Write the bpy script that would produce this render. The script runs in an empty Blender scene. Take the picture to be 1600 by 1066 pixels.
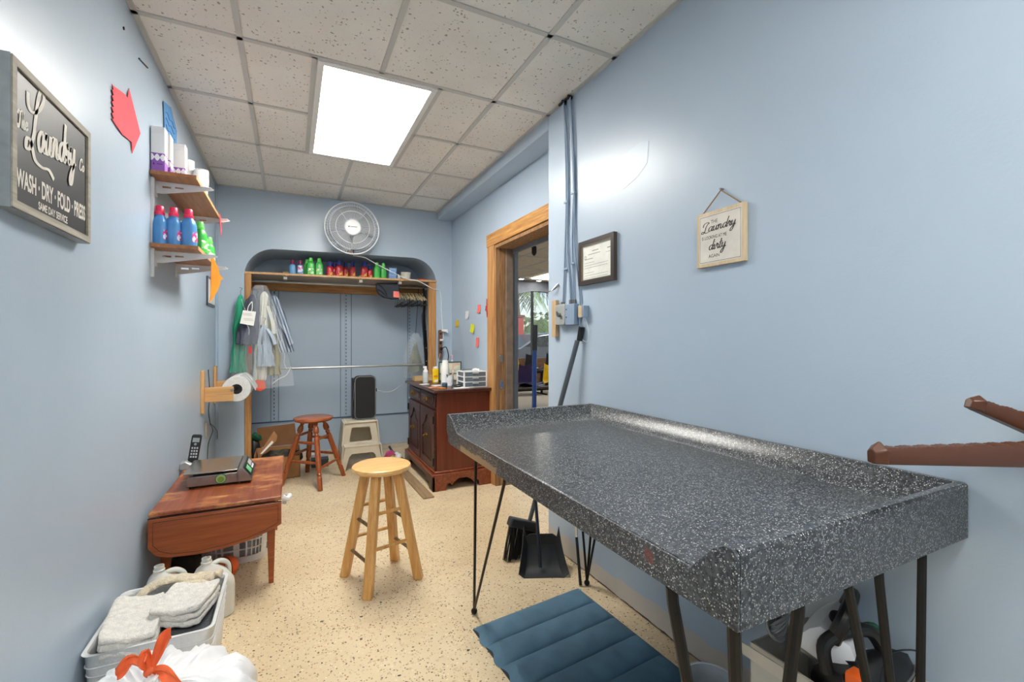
import bpy, bmesh, math, random
from mathutils import Vector, Matrix
random.seed(7)
sc = bpy.context.scene
COL = sc.collection
PI = math.pi

# ------------------------------------------------------------------ camera, world, light, exposure
cam_d = bpy.data.cameras.new('camera'); cam = bpy.data.objects.new('camera', cam_d); COL.objects.link(cam)
cam.location = (0.58, 0.0, 1.21); cam.rotation_euler = (PI/2, 0, -0.4533)
cam_d.sensor_width = 36; cam_d.lens = 710/1600*36; cam_d.shift_y = -2.3/1600
cam_d.clip_start = 0.02; cam_d.clip_end = 300
sc.camera = cam
sc.view_settings.view_transform = 'Standard'; sc.view_settings.look = 'None'
sc.view_settings.gamma = 1.0; sc.view_settings.use_curve_mapping = False
sc.view_settings.exposure = 1.05
PANEL = 15.0            # radiance of the lit ceiling panel
world = bpy.data.worlds.new('world'); sc.world = world; world.use_nodes = True
wn = world.node_tree
sky = wn.nodes.new('ShaderNodeTexSky'); sky.sky_type = 'NISHITA'; sky.sun_disc = False
sky.sun_elevation = math.radians(50); sky.sun_rotation = math.radians(200); sky.altitude = 10
bg = wn.nodes['Background']; bg.inputs['Strength'].default_value = 0.075
wn.links.new(sky.outputs['Color'], bg.inputs['Color'])
sun_d = bpy.data.lights.new('sun', 'SUN'); sun_d.energy = 1.7; sun_d.angle = math.radians(0.6)
sun_d.color = (1, .96, .9)
sun = bpy.data.objects.new('sun', sun_d); COL.objects.link(sun)
sun.rotation_euler = (math.radians(40), 0, math.radians(35)); sun.location = (8, 14, 9)

# ------------------------------------------------------------------ materials
def lin(c):
    return tuple(((v/255)/12.92 if v/255 <= .04045 else ((v/255+.055)/1.055)**2.4) for v in c)
class NT:
    def __init__(s, name):
        s.m = bpy.data.materials.new(name); s.m.use_nodes = True; s.t = s.m.node_tree
        s.p = s.t.nodes['Principled BSDF']; s.out = s.t.nodes['Material Output']
        s.tc = s.t.nodes.new('ShaderNodeTexCoord')
    def n(s, typ, **k):
        x = s.t.nodes.new(typ)
        for a, b in k.items():
            setattr(x, a, b)
        return x
    def l(s, a, b): s.t.links.new(a, b)
    def geo(s):
        g = s.n('ShaderNodeNewGeometry'); return g.outputs['Position']
    def mapping(s, scale, vec=None, rot=(0,0,0)):
        m = s.n('ShaderNodeMapping'); m.inputs['Scale'].default_value = scale; m.inputs['Rotation'].default_value = rot
        s.l(vec or s.tc.outputs['Object'], m.inputs['Vector']); return m.outputs['Vector']
    def noise(s, scale, vec=None, detail=3, rough=.5):
        x = s.n('ShaderNodeTexNoise'); x.inputs['Scale'].default_value = scale; x.inputs['Detail'].default_value = detail
        x.inputs['Roughness'].default_value = rough
        s.l(vec or s.tc.outputs['Object'], x.inputs['Vector']); return x.outputs['Fac']
    def vor(s, scale, vec=None, feature='F1'):
        x = s.n('ShaderNodeTexVoronoi', feature=feature); x.inputs['Scale'].default_value = scale
        s.l(vec or s.tc.outputs['Object'], x.inputs['Vector']); return x
    def ramp(s, fac, stops, interp='LINEAR'):
        r = s.n('ShaderNodeValToRGB'); r.color_ramp.interpolation = interp
        e = r.color_ramp.elements
        while len(e) < len(stops): e.new(.5)
        for el, (p, c) in zip(e, stops):
            el.position = p; el.color = (*c, 1) if len(c) == 3 else c
        s.l(fac, r.inputs['Fac']); return r.outputs['Color']
    def mix(s, fac, a, b, blend='MIX'):
        x = s.n('ShaderNodeMix', data_type='RGBA', blend_type=blend)
        for inp, v in ((x.inputs['Factor'], fac), (x.inputs['A'], a), (x.inputs['B'], b)):
            if hasattr(v, 'type') and hasattr(v, 'is_linked'): s.l(v, inp)
            elif isinstance(v, (int, float)): inp.default_value = v
            else: inp.default_value = (*v, 1)
        return x.outputs['Result']
    def math(s, op, a, b=0.0, c=0.0):
        x = s.n('ShaderNodeMath', operation=op)
        for i, v in enumerate((a, b, c)):
            if isinstance(v, (int, float)): x.inputs[i].default_value = v
            else: s.l(v, x.inputs[i])
        return x.outputs[0]
    def bump(s, h, strength=.2, dist=.01):
        b = s.n('ShaderNodeBump'); b.inputs['Strength'].default_value = strength; b.inputs['Distance'].default_value = dist
        s.l(h, b.inputs['Height']); s.l(b.outputs['Normal'], s.p.inputs['Normal'])
    def col(s, c):
        if isinstance(c, tuple): s.p.inputs['Base Color'].default_value = (*c, 1)
        else: s.l(c, s.p.inputs['Base Color'])
    def fin(s, rough=.5, metal=0, spec=.5, **k):
        s.p.inputs['Roughness'].default_value = rough; s.p.inputs['Metallic'].default_value = metal
        s.p.inputs['Specular IOR Level'].default_value = spec
        for a, b in k.items(): s.p.inputs[a.replace('_', ' ')].default_value = b
        return s.m
_cache = {}
def plain(name, c, rough=.5, metal=0, var=.08, nscale=14, bump=0, bscale=200, **k):
    if name in _cache: return _cache[name]
    t = NT(name); c = lin(c)
    d = tuple(v*(1-var) for v in c); u = tuple(min(1, v*(1+var)) for v in c)
    t.col(t.ramp(t.noise(nscale), [(.3, d), (.7, u)]))
    if bump: t.bump(t.noise(bscale), bump, .004)
    _cache[name] = t.fin(rough, metal, **k); return _cache[name]
def wood(name, c1, c2, axis='x', rough=.45, fine=1.0, wear=None, bump=.08):
    t = NT(name)
    sc_ = {'x': (1.2, 22, 22), 'y': (22, 1.2, 22), 'z': (22, 22, 1.2)}[axis]
    v = t.mapping(tuple(q*fine for q in sc_))
    n1 = t.noise(2.2, v, 5, .6); n2 = t.noise(9, v, 3)
    f = t.math('ADD', t.math('MULTIPLY', n1, .75), t.math('MULTIPLY', n2, .25))
    c = t.ramp(f, [(.32, lin(c2)), (.5, tuple((a+b)/2 for a, b in zip(lin(c1), lin(c2)))), (.64, lin(c1))])
    if wear:
        w = t.ramp(t.noise(5, t.mapping((1, 2.2, 1)), 6, .65), [(.5, (0, 0, 0)), (.66, (1, 1, 1))])
        c = t.mix(w, c, lin(wear))
    t.col(c); t.bump(f, bump, .003)
    return t.fin(rough)
def clear_plastic(name, c, alpha=.25, rough=.15, spec=.6):
    t = NT(name); t.col(t.ramp(t.noise(8), [(.3, lin(c)), (.7, tuple(min(1, v*1.1) for v in lin(c)))]))
    t.bump(t.noise(18, None, 4), .5, .02)
    return t.fin(rough, Alpha=alpha, Specular_IOR_Level=spec)

def wall_mat(name='blue_wall_paint', base=(174, 190, 206), primer=False):
    t = NT(name); pos = t.geo()
    c1 = lin(base); c2 = tuple(v*1.06 for v in c1)
    col = t.ramp(t.noise(1.6, pos, 4), [(.35, c1), (.65, c2)])
    # scuffs
    sm = t.ramp(t.noise(7, pos, 7, .7), [(.66, (0, 0, 0)), (.74, (1, 1, 1))])
    col = t.mix(t.math('MULTIPLY', sm, .18), col, lin((196, 210, 222)))
    if primer:
        sep = t.n('ShaderNodeSeparateXYZ'); t.l(pos, sep.inputs[0])
        nz = t.noise(5, pos, 5)
        lim = t.math('ADD', t.math('MULTIPLY', nz, .10), .045)
        low = t.math('LESS_THAN', sep.outputs['Z'], lim)
        col = t.mix(low, col, lin((196, 190, 184)))
        crack = t.math('LESS_THAN', sep.outputs['Z'], t.math('ADD', t.math('MULTIPLY', t.noise(14, pos, 4), .02), -.002))
        col = t.mix(crack, col, lin((60, 52, 45)))
    t.col(col)
    big = t.noise(3.0, pos, 5, .6); fine = t.noise(160, pos, 2)
    h = t.math('ADD', t.math('MULTIPLY', big, .7), t.math('MULTIPLY', fine, .05))
    t.bump(h, .22, .02)
    return t.fin(.33, spec=.5)
M_WALL = wall_mat(); M_WALLP = wall_mat('blue_wall_paint_over_primer', primer=True)

def floor_mat():
    t = NT('terrazzo_floor'); pos = t.geo()
    base = t.ramp(t.noise(1.4, pos, 5, .6), [(.3, lin((205, 183, 146))), (.7, lin((228, 210, 176)))])
    stain = t.ramp(t.noise(2.3, t.mapping((1, 2.4, 1), pos), 6, .65), [(.56, (0, 0, 0)), (.72, (1, 1, 1))])
    base = t.mix(t.math('MULTIPLY', stain, .34), base, lin((170, 150, 125)))
    def layer(c, scale, th, dist, colr, off):
        m = t.n('ShaderNodeMapping'); m.inputs['Location'].default_value = (off, off*.7, 0); t.l(pos, m.inputs['Vector'])
        nn = t.n('ShaderNodeTexNoise'); nn.inputs['Scale'].default_value = scale*1.3; t.l(m.outputs['Vector'], nn.inputs['Vector'])
        ad = t.n('ShaderNodeVectorMath', operation='MULTIPLY_ADD'); t.l(nn.outputs['Color'], ad.inputs[0])
        ad.inputs[1].default_value = (.9/scale,)*3; t.l(m.outputs['Vector'], ad.inputs[2])
        v = t.vor(scale, ad.outputs[0]); s = t.n('ShaderNodeSeparateColor'); t.l(v.outputs['Color'], s.inputs[0])
        a = t.math('GREATER_THAN', s.outputs[0], th); r = t.math('MULTIPLY', s.outputs[1], dist)
        b = t.math('LESS_THAN', v.outputs['Distance'], r)
        return t.mix(t.math('MULTIPLY', a, b), c, colr)
    c = layer(base, 70, .35, .5, lin((206, 180, 146)), 3)
    c = layer(c, 105, .62, .42, lin((164, 128, 94)), 11)
    c = layer(c, 110, .76, .46, lin((104, 84, 66)), 23)
    c = layer(c, 52, .90, .30, lin((72, 60, 52)), 37)
    c = layer(c, 80, .7, .35, lin((232, 216, 190)), 51)
    t.col(c); return t.fin(.38, spec=.4)
M_FLOOR = floor_mat()

def tile_mat():
    t = NT('acoustic_ceiling_tile'); pos = t.geo()
    nn = t.n('ShaderNodeTexNoise'); nn.inputs['Scale'].default_value = 45; nn.inputs['Detail'].default_value = 4; t.l(pos, nn.inputs['Vector'])
    ad = t.n('ShaderNodeVectorMath', operation='MULTIPLY_ADD'); t.l(nn.outputs['Color'], ad.inputs[0]); ad.inputs[1].default_value = (.03,)*3
    t.l(pos, ad.inputs[2])
    v = t.vor(62, ad.outputs[0]); s = t.n('ShaderNodeSeparateColor'); t.l(v.outputs['Color'], s.inputs[0])
    d = t.math('LESS_THAN', v.outputs['Distance'], t.math('MULTIPLY', s.outputs[0], .34))
    d = t.math('MULTIPLY', d, t.math('GREATER_THAN', s.outputs[1], .35))
    v2 = t.vor(150, ad.outputs[0]); d2 = t.math('LESS_THAN', v2.outputs['Distance'], .17)
    base = t.ramp(t.noise(3, pos), [(.3, lin((228, 224, 217))), (.7, lin((238, 235, 229)))])
    c = t.mix(t.math('MULTIPLY', d2, .35), base, lin((150, 145, 138)))
    c = t.mix(t.math('MULTIPLY', d, .7), c, lin((126, 120, 112)))
    t.col(c); t.bump(t.math('SUBTRACT', 1.0, d), .5, .003); return t.fin(.9, spec=.1)
M_TILE = tile_mat()

def laminate_mat():
    t = NT('speckled_laminate'); pos = t.tc.outputs['Object']
    v = t.vor(320, pos); s = t.n('ShaderNodeSeparateColor'); t.l(v.outputs['Color'], s.inputs[0])
    base = t.ramp(t.noise(90, pos, 3), [(.35, lin((40, 43, 47))), (.65, lin((80, 84, 88)))])
    m1 = t.math('MULTIPLY', t.math('GREATER_THAN', s.outputs[0], .66), t.math('LESS_THAN', v.outputs['Distance'], .46))
    c = t.mix(m1, base, lin((150, 155, 158)))
    m2 = t.math('MULTIPLY', t.math('GREATER_THAN', s.outputs[1], .87), t.math('LESS_THAN', v.outputs['Distance'], .42))
    c = t.mix(m2, c, lin((222, 220, 210)))
    m3 = t.math('MULTIPLY', t.math('LESS_THAN', s.outputs[2], .25), t.math('LESS_THAN', v.outputs['Distance'], .5))
    c = t.mix(m3, c, lin((20, 22, 26)))
    t.col(c); return t
_lt = laminate_mat(); M_LAM = _lt.fin(.3, spec=.55)
def worn_laminate():
    t = laminate_mat(); t.m.name = 'speckled_laminate_worn'
    pos = t.geo(); sep = t.n('ShaderNodeSeparateXYZ'); t.l(pos, sep.inputs[0])
    src = t.p.inputs['Base Color'].links[0].from_socket
    nz = t.noise(14, pos, 5)
    a = t.math('LESS_THAN', sep.outputs['Z'], t.math('ADD', t.math('MULTIPLY', nz, .03), .772))
    y = t.math('MULTIPLY', t.math('GREATER_THAN', sep.outputs['Y'], t.math('ADD', t.math('MULTIPLY', nz, .2), 1.26)), t.math('LESS_THAN', sep.outputs['Y'], 1.72))
    c = t.mix(t.math('MULTIPLY', a, y), src, lin((165, 138, 105)))
    v = t.n('ShaderNodeVectorMath', operation='DISTANCE'); t.l(pos, v.inputs[0]); v.inputs[1].default_value = (1.19, .66, .80)
    r = t.math('LESS_THAN', v.outputs['Value'], t.math('MULTIPLY', t.noise(60, pos), .025))
    c = t.mix(t.math('MULTIPLY', r, .7), c, lin((120, 52, 36)))
    t.col(c); return t.fin(.3, spec=.55)
M_LAMW = worn_laminate()

M_GRID = plain('ceiling_grid_metal', (198, 197, 192), .45, var=.02)
M_TRIMW = plain('white_enamel', (232, 232, 230), .35, var=.02)
M_PINE = wood('pine_wood', (206, 158, 100), (160, 104, 56), 'z', .5)
M_PINEX = wood('pine_wood_lengthwise', (206, 158, 100), (160, 104, 56), 'x', .5)
M_PINEY = wood('pine_wood_across', (214, 164, 96), (150, 94, 42), 'y', .45)
M_ROUGH = wood('rough_sawn_wood', (176, 134, 92), (104, 72, 44), 'z', .8, 1.3, bump=.3)
M_HALLPINE = wood('light_pine', (222, 178, 122), (196, 146, 90), 'z', .5)
M_HALLPINEX = wood('light_pine_arm', (222, 178, 122), (196, 146, 90), 'x', .5)
M_BLOND = wood('blond_stool_wood', (226, 178, 110), (196, 140, 74), 'z', .35)
M_BLONDX = wood('blond_seat_wood', (232, 192, 130), (212, 162, 96), 'x', .3)
M_RUNG = wood('worn_rung_wood', (150, 122, 90), (96, 76, 56), 'x', .5)
M_ORSTOOL = wood('orange_stained_wood', (172, 92, 44), (124, 56, 24), 'z', .28)
M_ORSEAT = wood('orange_stained_seat', (178, 98, 52), (134, 66, 32), 'x', .25)
M_CHERRY = wood('cherry_wood', (116, 56, 34), (88, 38, 24), 'z', .3, .45)
M_CHERRYY = wood('dark_cherry_wood', (84, 42, 32), (44, 20, 16), 'y', .28)
M_CHBASE = wood('cherry_plinth_wood', (146, 76, 44), (100, 44, 26), 'y', .3)
M_TBL = wood('mahogany_side', (170, 90, 46), (134, 62, 28), 'x', .32)
M_TBLTOP = wood('worn_mahogany_top', (150, 80, 46), (108, 48, 26), 'y', .35, wear=(206, 142, 84))
M_SHELFB = wood('shelf_board_wood', (178, 124, 80), (140, 90, 54), 'y', .5)
M_SHELFE = wood('shelf_edge_wood', (212, 172, 122), (170, 124, 80), 'y', .5)
M_BLACK = plain('black_plastic', (22, 23, 25), .4)
M_BLKMETAL = plain('black_metal', (26, 25, 25), .42, .4)
M_DKBRNZ = plain('dark_bronze_metal', (50, 42, 36), .35, .7)
M_WHITEP = plain('white_plastic', (232, 234, 236), .35, var=.03)
M_STEEL = plain('brushed_steel', (150, 148, 145), .28, .9, nscale=40)
M_CHROME = plain('chrome', (200, 200, 200), .15, 1)
M_BRASS = plain('antique_brass', (150, 122, 70), .35, .85)
M_PAPER = plain('white_paper', (238, 238, 234), .8, var=.02)
M_INK = plain('black_ink', (38, 36, 36), .7)
M_CREAMINK = plain('cream_paint', (222, 218, 208), .7)
M_GALV = plain('galvanised_metal', (150, 156, 158), .4, .5, .15, 20)
M_GREYPAINT = plain('painted_conduit', (140, 160, 182), .4)
def M(name, c, rough=.5, **k): return plain(name, c, rough, **k)

# ------------------------------------------------------------------ geometry helpers
class B:
    def __init__(s): s.b = bmesh.new()
    def box(s, a, b, rot=None, piv=None):
        a = Vector(a); b = Vector(b); c = (a+b)/2; d = b-a
        m = Matrix.Translation(c) @ Matrix.Diagonal((*[max(abs(v), 1e-5) for v in d], 1))
        if rot is not None:
            p = Vector(piv) if piv is not None else c
            m = Matrix.Translation(p) @ rot.to_4x4() @ Matrix.Translation(-p) @ m
        bmesh.ops.create_cube(s.b, size=1, matrix=m); return s
    def cyl(s, p0, p1, r0, r1=None, seg=16, caps=True):
        p0 = Vector(p0); p1 = Vector(p1); d = p1-p0; r1 = r0 if r1 is None else r1
        q = d.to_track_quat('Z', 'Y').to_matrix().to_4x4()
        bmesh.ops.create_cone(s.b, cap_ends=caps, segments=seg, radius1=r0, radius2=r1, depth=d.length,
                              matrix=Matrix.Translation((p0+p1)/2) @ q); return s
    def sph(s, c, r, sx=1, sy=1, sz=1, seg=16):
        bmesh.ops.create_uvsphere(s.b, u_segments=seg, v_segments=max(6, seg//2), radius=r,
                                  matrix=Matrix.Translation(c) @ Matrix.Diagonal((sx, sy, sz, 1))); return s
    def rings(s, rings, close=True, capped=True):
        vs = [[s.b.verts.new(p) for p in r] for r in rings]
        n = len(vs[0])
        for i in range(len(vs)-1):
            for j in range(n if close else n-1):
                k = (j+1) % n
                try: s.b.faces.new((vs[i][j], vs[i][k], vs[i+1][k], vs[i+1][j]))
                except ValueError: pass
        if capped and close:
            s.b.faces.new(vs[0][::-1]); s.b.faces.new(vs[-1])
        return s
    def lathe(s, c, prof, seg=24, axis='z', capped=True):
        c = Vector(c); R = []
        for r, h in prof:
            ring = []
            for i in range(seg):
                a = 2*PI*i/seg; u, v = r*math.cos(a), r*math.sin(a)
                ring.append(c + (Vector((u, v, h)) if axis == 'z' else Vector((h, u, v)) if axis == 'x' else Vector((v, h, u))))
            R.append(ring)
        return s.rings(R, True, capped)
    def tube(s, pts, r, seg=8, closed=False, flat=None):
        pts = [Vector(p) for p in pts]; R = []; n = len(pts); up = Vector((0, 0, 1)); prev = None
        for i, p in enumerate(pts):
            t = (pts[(i+1) % n]-pts[i-1]) if closed else (pts[min(i+1, n-1)]-pts[max(i-1, 0)])
            if t.length < 1e-9: t = Vector((0, 0, 1))
            t.normalize()
            if prev is None:
                a = t.cross(up)
                if a.length < .1: a = t.cross(Vector((1, 0, 0)))
            else: a = prev - t*prev.dot(t)
            if a.length < 1e-6: a = t.cross(Vector((0, 1, 0)))
            a.normalize(); b = t.cross(a); prev = a
            rr = r[i] if isinstance(r, (list, tuple)) else r
            fa = flat or 1
            R.append([p + a*rr*math.cos(2*PI*k/seg) + b*rr*fa*math.sin(2*PI*k/seg) for k in range(seg)])
        if closed: R.append(R[0]); return s.rings(R, True, False)
        return s.rings(R, True, True)
    def prism(s, poly, o, u, v, th):
        """closed outline poly (2D) in the plane o + a*u + b*v, extruded by vector th"""
        o = Vector(o); u = Vector(u); v = Vector(v); th = Vector(th)
        a = [s.b.verts.new(o+u*x+v*y) for x, y in poly]; b = [s.b.verts.new(o+u*x+v*y+th) for x, y in poly]
        n = len(poly); s.b.faces.new(a[::-1]); s.b.faces.new(b)
        for i in range(n): s.b.faces.new((a[i], a[(i+1) % n], b[(i+1) % n], b[i]))
        return s
    def grid(s, f, nu, nv, th=None):
        """surface f(i/nu, j/nv) -> point; th = thickness along the normal"""
        vs = [[s.b.verts.new(f(i/nu, j/nv)) for j in range(nv+1)] for i in range(nu+1)]
        fs = []
        for i in range(nu):
            for j in range(nv): fs.append(s.b.faces.new((vs[i][j], vs[i+1][j], vs[i+1][j+1], vs[i][j+1])))
        if th:
            s.b.normal_update(); bmesh.ops.solidify(s.b, geom=fs, thickness=th)
        return s
    def build(s, name, mat, parent=None, bevel=0, smooth=True, seg=2, angle=35, noorg=False):
        bmesh.ops.recalc_face_normals(s.b, faces=s.b.faces)
        me = bpy.data.meshes.new(name); s.b.to_mesh(me); s.b.free()
        me.materials.append(mat); o = bpy.data.objects.new(name, me); COL.objects.link(o)
        if parent is not None:
            org = Vector(parent['_org']) if '_org' in parent else Vector((0, 0, 0)); o.parent = parent
            o['_org'] = tuple(org)
        else:
            xs = [v.co for v in me.vertices]
            org = Vector(((min(v.x for v in xs)+max(v.x for v in xs))/2, (min(v.y for v in xs)+max(v.y for v in xs))/2, min(v.z for v in xs)))
            if noorg: org = Vector((0, 0, 0))
            o.location = org; o['_org'] = tuple(org)
        me.transform(Matrix.Translation(-org))
        if smooth:
            me.shade_smooth()
            me.set_sharp_from_angle(angle=math.radians(angle))
        if bevel:
            m = o.modifiers.new('bevel', 'BEVEL'); m.width = bevel; m.segments = seg; m.limit_method = 'ANGLE'
            m.angle_limit = math.radians(40); m.harden_normals = False
        return o
def tag(o, label=None, cat=None, group=None, kind=None):
    if label: o['label'] = label
    if cat: o['category'] = cat
    if group: o['group'] = group
    if kind: o['kind'] = kind
    return o
def thing(name, label, cat, loc, group=None):
    o = bpy.data.objects.new(name, None); COL.objects.link(o); o.location = loc; o['_org'] = tuple(loc)
    o.empty_display_size = .05
    return tag(o, label, cat, group)
def kids(o): return [c for c in COL.objects if c.parent == o]
def dup(o, loc=None, rz=None, label=None, group=None, parent=None, scale=None, rot=None):
    r = o.copy(); COL.objects.link(r)
    if parent is not None: r.parent = parent
    for c in kids(o): dup(c, parent=r)
    if loc is not None: r.location = loc
    if rz is not None: r.rotation_euler = (0, 0, rz)
    if rot is not None: r.rotation_euler = rot
    if scale is not None: r.scale = scale
    if label: r['label'] = label
    if group: r['group'] = group
    return r
def struct(o): o['kind'] = 'structure'; return o
def boxo(name, a, b, mat, parent=None, bevel=0, **k): return B().box(a, b).build(name, mat, parent, bevel, **k)
def arc(cx, cy, r, a0, a1, n=8):
    return [(cx+r*math.cos(math.radians(a0+(a1-a0)*i/n)), cy+r*math.sin(math.radians(a0+(a1-a0)*i/n))) for i in range(n+1)]
def rrect(x0, y0, x1, y1, r, n=5):
    return arc(x1-r, y1-r, r, 0, 90, n)+arc(x0+r, y1-r, r, 90, 180, n)+arc(x0+r, y0+r, r, 180, 270, n)+arc(x1-r, y0+r, r, 270, 360, n)
def cr(pts, n=6):
    """Catmull-Rom through points"""
    P = [Vector(p) for p in pts]; out = []
    for i in range(len(P)-1):
        p0 = P[max(i-1, 0)]; p1 = P[i]; p2 = P[i+1]; p3 = P[min(i+2, len(P)-1)]
        for k in range(n):
            t = k/n
            out.append(.5*((2*p1)+(p2-p0)*t+(2*p0-5*p1+4*p2-p3)*t*t+(3*p1-p0-3*p2+p3)*t**3))
    out.append(P[-1]); return out
def holed(b, outer, holes, o, u, v, th):
    """outer outline with holes, extruded: triangulated with bmesh"""
    o = Vector(o); u = Vector(u); v = Vector(v); th = Vector(th)
    tmp = bmesh.new(); edges = []
    for loop in [outer]+holes:
        vs = [tmp.verts.new((x, y, 0)) for x, y in loop]
        for i in range(len(vs)): edges.append(tmp.edges.new((vs[i], vs[(i+1) % len(vs)])))
    bmesh.ops.triangle_fill(tmp, use_beauty=True, use_dissolve=False, edges=edges)
    tmp.verts.index_update()
    for side in (0, 1):
        m = {}
        for vv in tmp.verts: m[vv] = b.b.verts.new(o+u*vv.co.x+v*vv.co.y+th*side)
        for f in tmp.faces:
            b.b.faces.new([m[q] for q in (f.verts if side else list(f.verts)[::-1])])
    tmp.free()
    for loop in [outer]+holes:
        a = [b.b.verts.new(o+u*x+v*y) for x, y in loop]; c = [b.b.verts.new(o+u*x+v*y+th) for x, y in loop]
        for i in range(len(loop)):
            k = (i+1) % len(loop); b.b.faces.new((a[i], a[k], c[k], c[i]))
    bmesh.ops.remove_doubles(b.b, verts=b.b.verts, dist=1e-5)
    return b
def text_mesh(b, s, size, o, u, v, align='LEFT', depth=.001, squash=1.0, bold=0.0, fit=None):
    cu = bpy.data.curves.new('t', 'FONT'); cu.body = s; cu.size = size; cu.align_x = align; cu.offset = bold
    ob = bpy.data.objects.new('t', cu); COL.objects.link(ob)
    dg = bpy.context.evaluated_depsgraph_get(); me = bpy.data.meshes.new_from_object(ob.evaluated_get(dg))
    o = Vector(o); u = Vector(u).normalized(); v = Vector(v).normalized(); n = u.cross(v)
    if fit: squash = fit/(max(q.co.x for q in me.vertices))
    vs = [b.b.verts.new(o+u*q.co.x*squash+v*q.co.y+n*depth) for q in me.vertices]
    for p in me.polygons:
        try: b.b.faces.new([vs[i] for i in p.vertices])
        except ValueError: pass
    bpy.data.objects.remove(ob); bpy.data.curves.remove(cu); bpy.data.meshes.remove(me)
GL = {
 'a': (1.05, [[(.8,.8),(.5,1),(.12,.7),(.1,.25),(.35,0),(.65,.25),(.82,.95)], [(.82,.95),(.76,.3),(.9,0),(1.1,.25)]]),
 'u': (1.02, [[(-.05,.7),(.1,1),(.06,.3),(.3,0),(.58,.3),(.7,1)], [(.7,1),(.68,.3),(.84,0),(1.05,.25)]]),
 'n': (1.02, [[(-.05,.7),(.12,1),(.12,.5),(.08,0)], [(.1,.3),(.3,.9),(.55,.95),(.62,.6),(.6,.2),(.78,0),(1,.25)]]),
 'd': (1.1, [[(.8,.8),(.5,1),(.12,.7),(.1,.25),(.35,0),(.65,.25),(.82,.9)], [(1.0,2.1),(.86,1.2),(.78,.35),(.92,0),(1.12,.25)]]),
 'r': (.75, [[(-.02,.4),(.2,1.1),(.28,.85),(.5,.88),(.45,.4),(.55,0),(.8,.25)]]),
 'y': (.95, [[(-.05,.7),(.08,1),(.04,.4),(.3,.05),(.58,.4),(.7,1)], [(.7,1),(.62,0),(.4,-.9),(.12,-1.1),(0,-.8),(.3,-.3),(.95,.2)]]),
 'L': (1.05, [[(-.75,2.35),(-.6,1.8),(-.05,1.6),(.65,1.95),(.95,2.45),(.72,2.8),(.40,2.5),(.28,1.9),(.25,1.3),(.2,.6),(-.1,.05),(-.45,.05),(-.45,.4),(-.1,.4),(.2,.1),(.6,-.35),(1.4,-.55),(2.2,-.55),(2.9,-.9)]]),
 'l': (1.3, [[(-.3,1.3),(-.1,1.9),(.5,2.1),(1.0,1.9),(.7,1.7),(.4,1.2),(.25,.5),(-.05,0),(-.45,.05),(-.35,.4),(.1,.25),(.6,.0),(1.2,.1)]]),
 'T': (.95, [[(-.1,1.5),(.05,1.95),(.5,1.85),(1.0,2.1)], [(.5,1.9),(.45,.9),(.3,.1),(0,0),(-.1,.4)]]),
 'h': (.85, [[(.15,.9),(.4,1.9),(.2,2.0),(.1,1.0),(.05,0)], [(.08,.4),(.32,.95),(.52,.8),(.5,.15),(.62,0),(.85,.25)]]),
 'e': (.75, [[(.08,.45),(.5,.6),(.5,.98),(.2,.9),(.08,.4),(.3,0),(.75,.3)]]),
 'C': (.85, [[(.8,1.3),(.7,1.8),(.35,1.7),(.08,1.0),(.12,.3),(.45,0),(.85,.4)]]),
 'o': (.8, [[(.4,.9),(.12,.6),(.15,.15),(.4,0),(.62,.3),(.58,.75),(.35,.92)]]),
 'i': (.5, [[(-.05,.6),(.12,1),(.1,.25),(.25,0),(.5,.25)], [(.14,1.45),(.17,1.5)]]),
 't': (.6, [[(.3,1.9),(.2,1.0),(.15,.25),(.3,0),(.6,.25)], [(-.1,1.15),(.25,1.2),(.6,1.3)]]),
}
def script_text(b, s, xh, o, u, v, slant=.2, w=.09, depth=.001, sx=1.0):
    """brush lettering drawn as flat ribbons in the plane o,u,v; xh = x-height"""
    o = Vector(o); u = Vector(u).normalized(); v = Vector(v).normalized(); n = u.cross(v); x = 0
    for ch in s:
        adv, strokes = GL[ch]
        for st in strokes:
            depth += .00012
            pts = cr([(p[0], p[1], 0) for p in st], 5)
            pl = [(x*sx + (q.x+q.y*slant)*sx, q.y) for q in pts]; L = []; R = []
            for i in range(len(pl)):
                a = pl[max(i-1, 0)]; c = pl[min(i+1, len(pl)-1)]; dx, dy = c[0]-a[0], c[1]-a[1]; d = math.hypot(dx, dy) or 1
                ww = w*(.55+.75*abs(dy)/d)
                L.append((pl[i][0]-dy/d*ww, pl[i][1]+dx/d*ww)); R.append((pl[i][0]+dy/d*ww, pl[i][1]-dx/d*ww))
            A = [b.b.verts.new(o+u*p[0]*xh+v*p[1]*xh+n*depth) for p in L]; C = [b.b.verts.new(o+u*p[0]*xh+v*p[1]*xh+n*depth) for p in R]
            for i in range(len(A)-1): b.b.faces.new((A[i], C[i], C[i+1], A[i+1]))
        x += adv
    return x*sx*xh

# ================================================================== THE SETTING
HC = 2.54
struct(boxo('floor', (-.12, -1.9, -.06), (2.26, 5.3, 0), M_FLOOR, noorg=True))
cb = B().box((-.12, -1.9, HC), (2.26, 4.62, HC+.06)); struct(cb.build('ceiling', M_TILE, noorg=True))
struct(boxo('wall_left', (-.12, -1.9, 0), (0, 4.61, HC), M_WALL, noorg=True))
struct(boxo('wall_front', (-.12, -2.02, 0), (2.26, -1.9, HC), M_WALL, noorg=True))
wb = B().box((1.958, -1.9, 0), (2.24, 2.337, HC)).box((1.958, 2.337, 2.46), (2.24, 4.61, HC))
struct(wb.build('wall_right', M_WALLP, noorg=True, bevel=.006))
wb = B().box((2.116, 2.337, 0), (2.24, 2.50, 2.46)).box((2.116, 3.45, 0), (2.24, 4.61, 2.46)).box((2.116, 2.5, 1.99), (2.24, 3.45, 2.46))
struct(wb.build('wall_right_recess', M_WALL, noorg=True))
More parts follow.
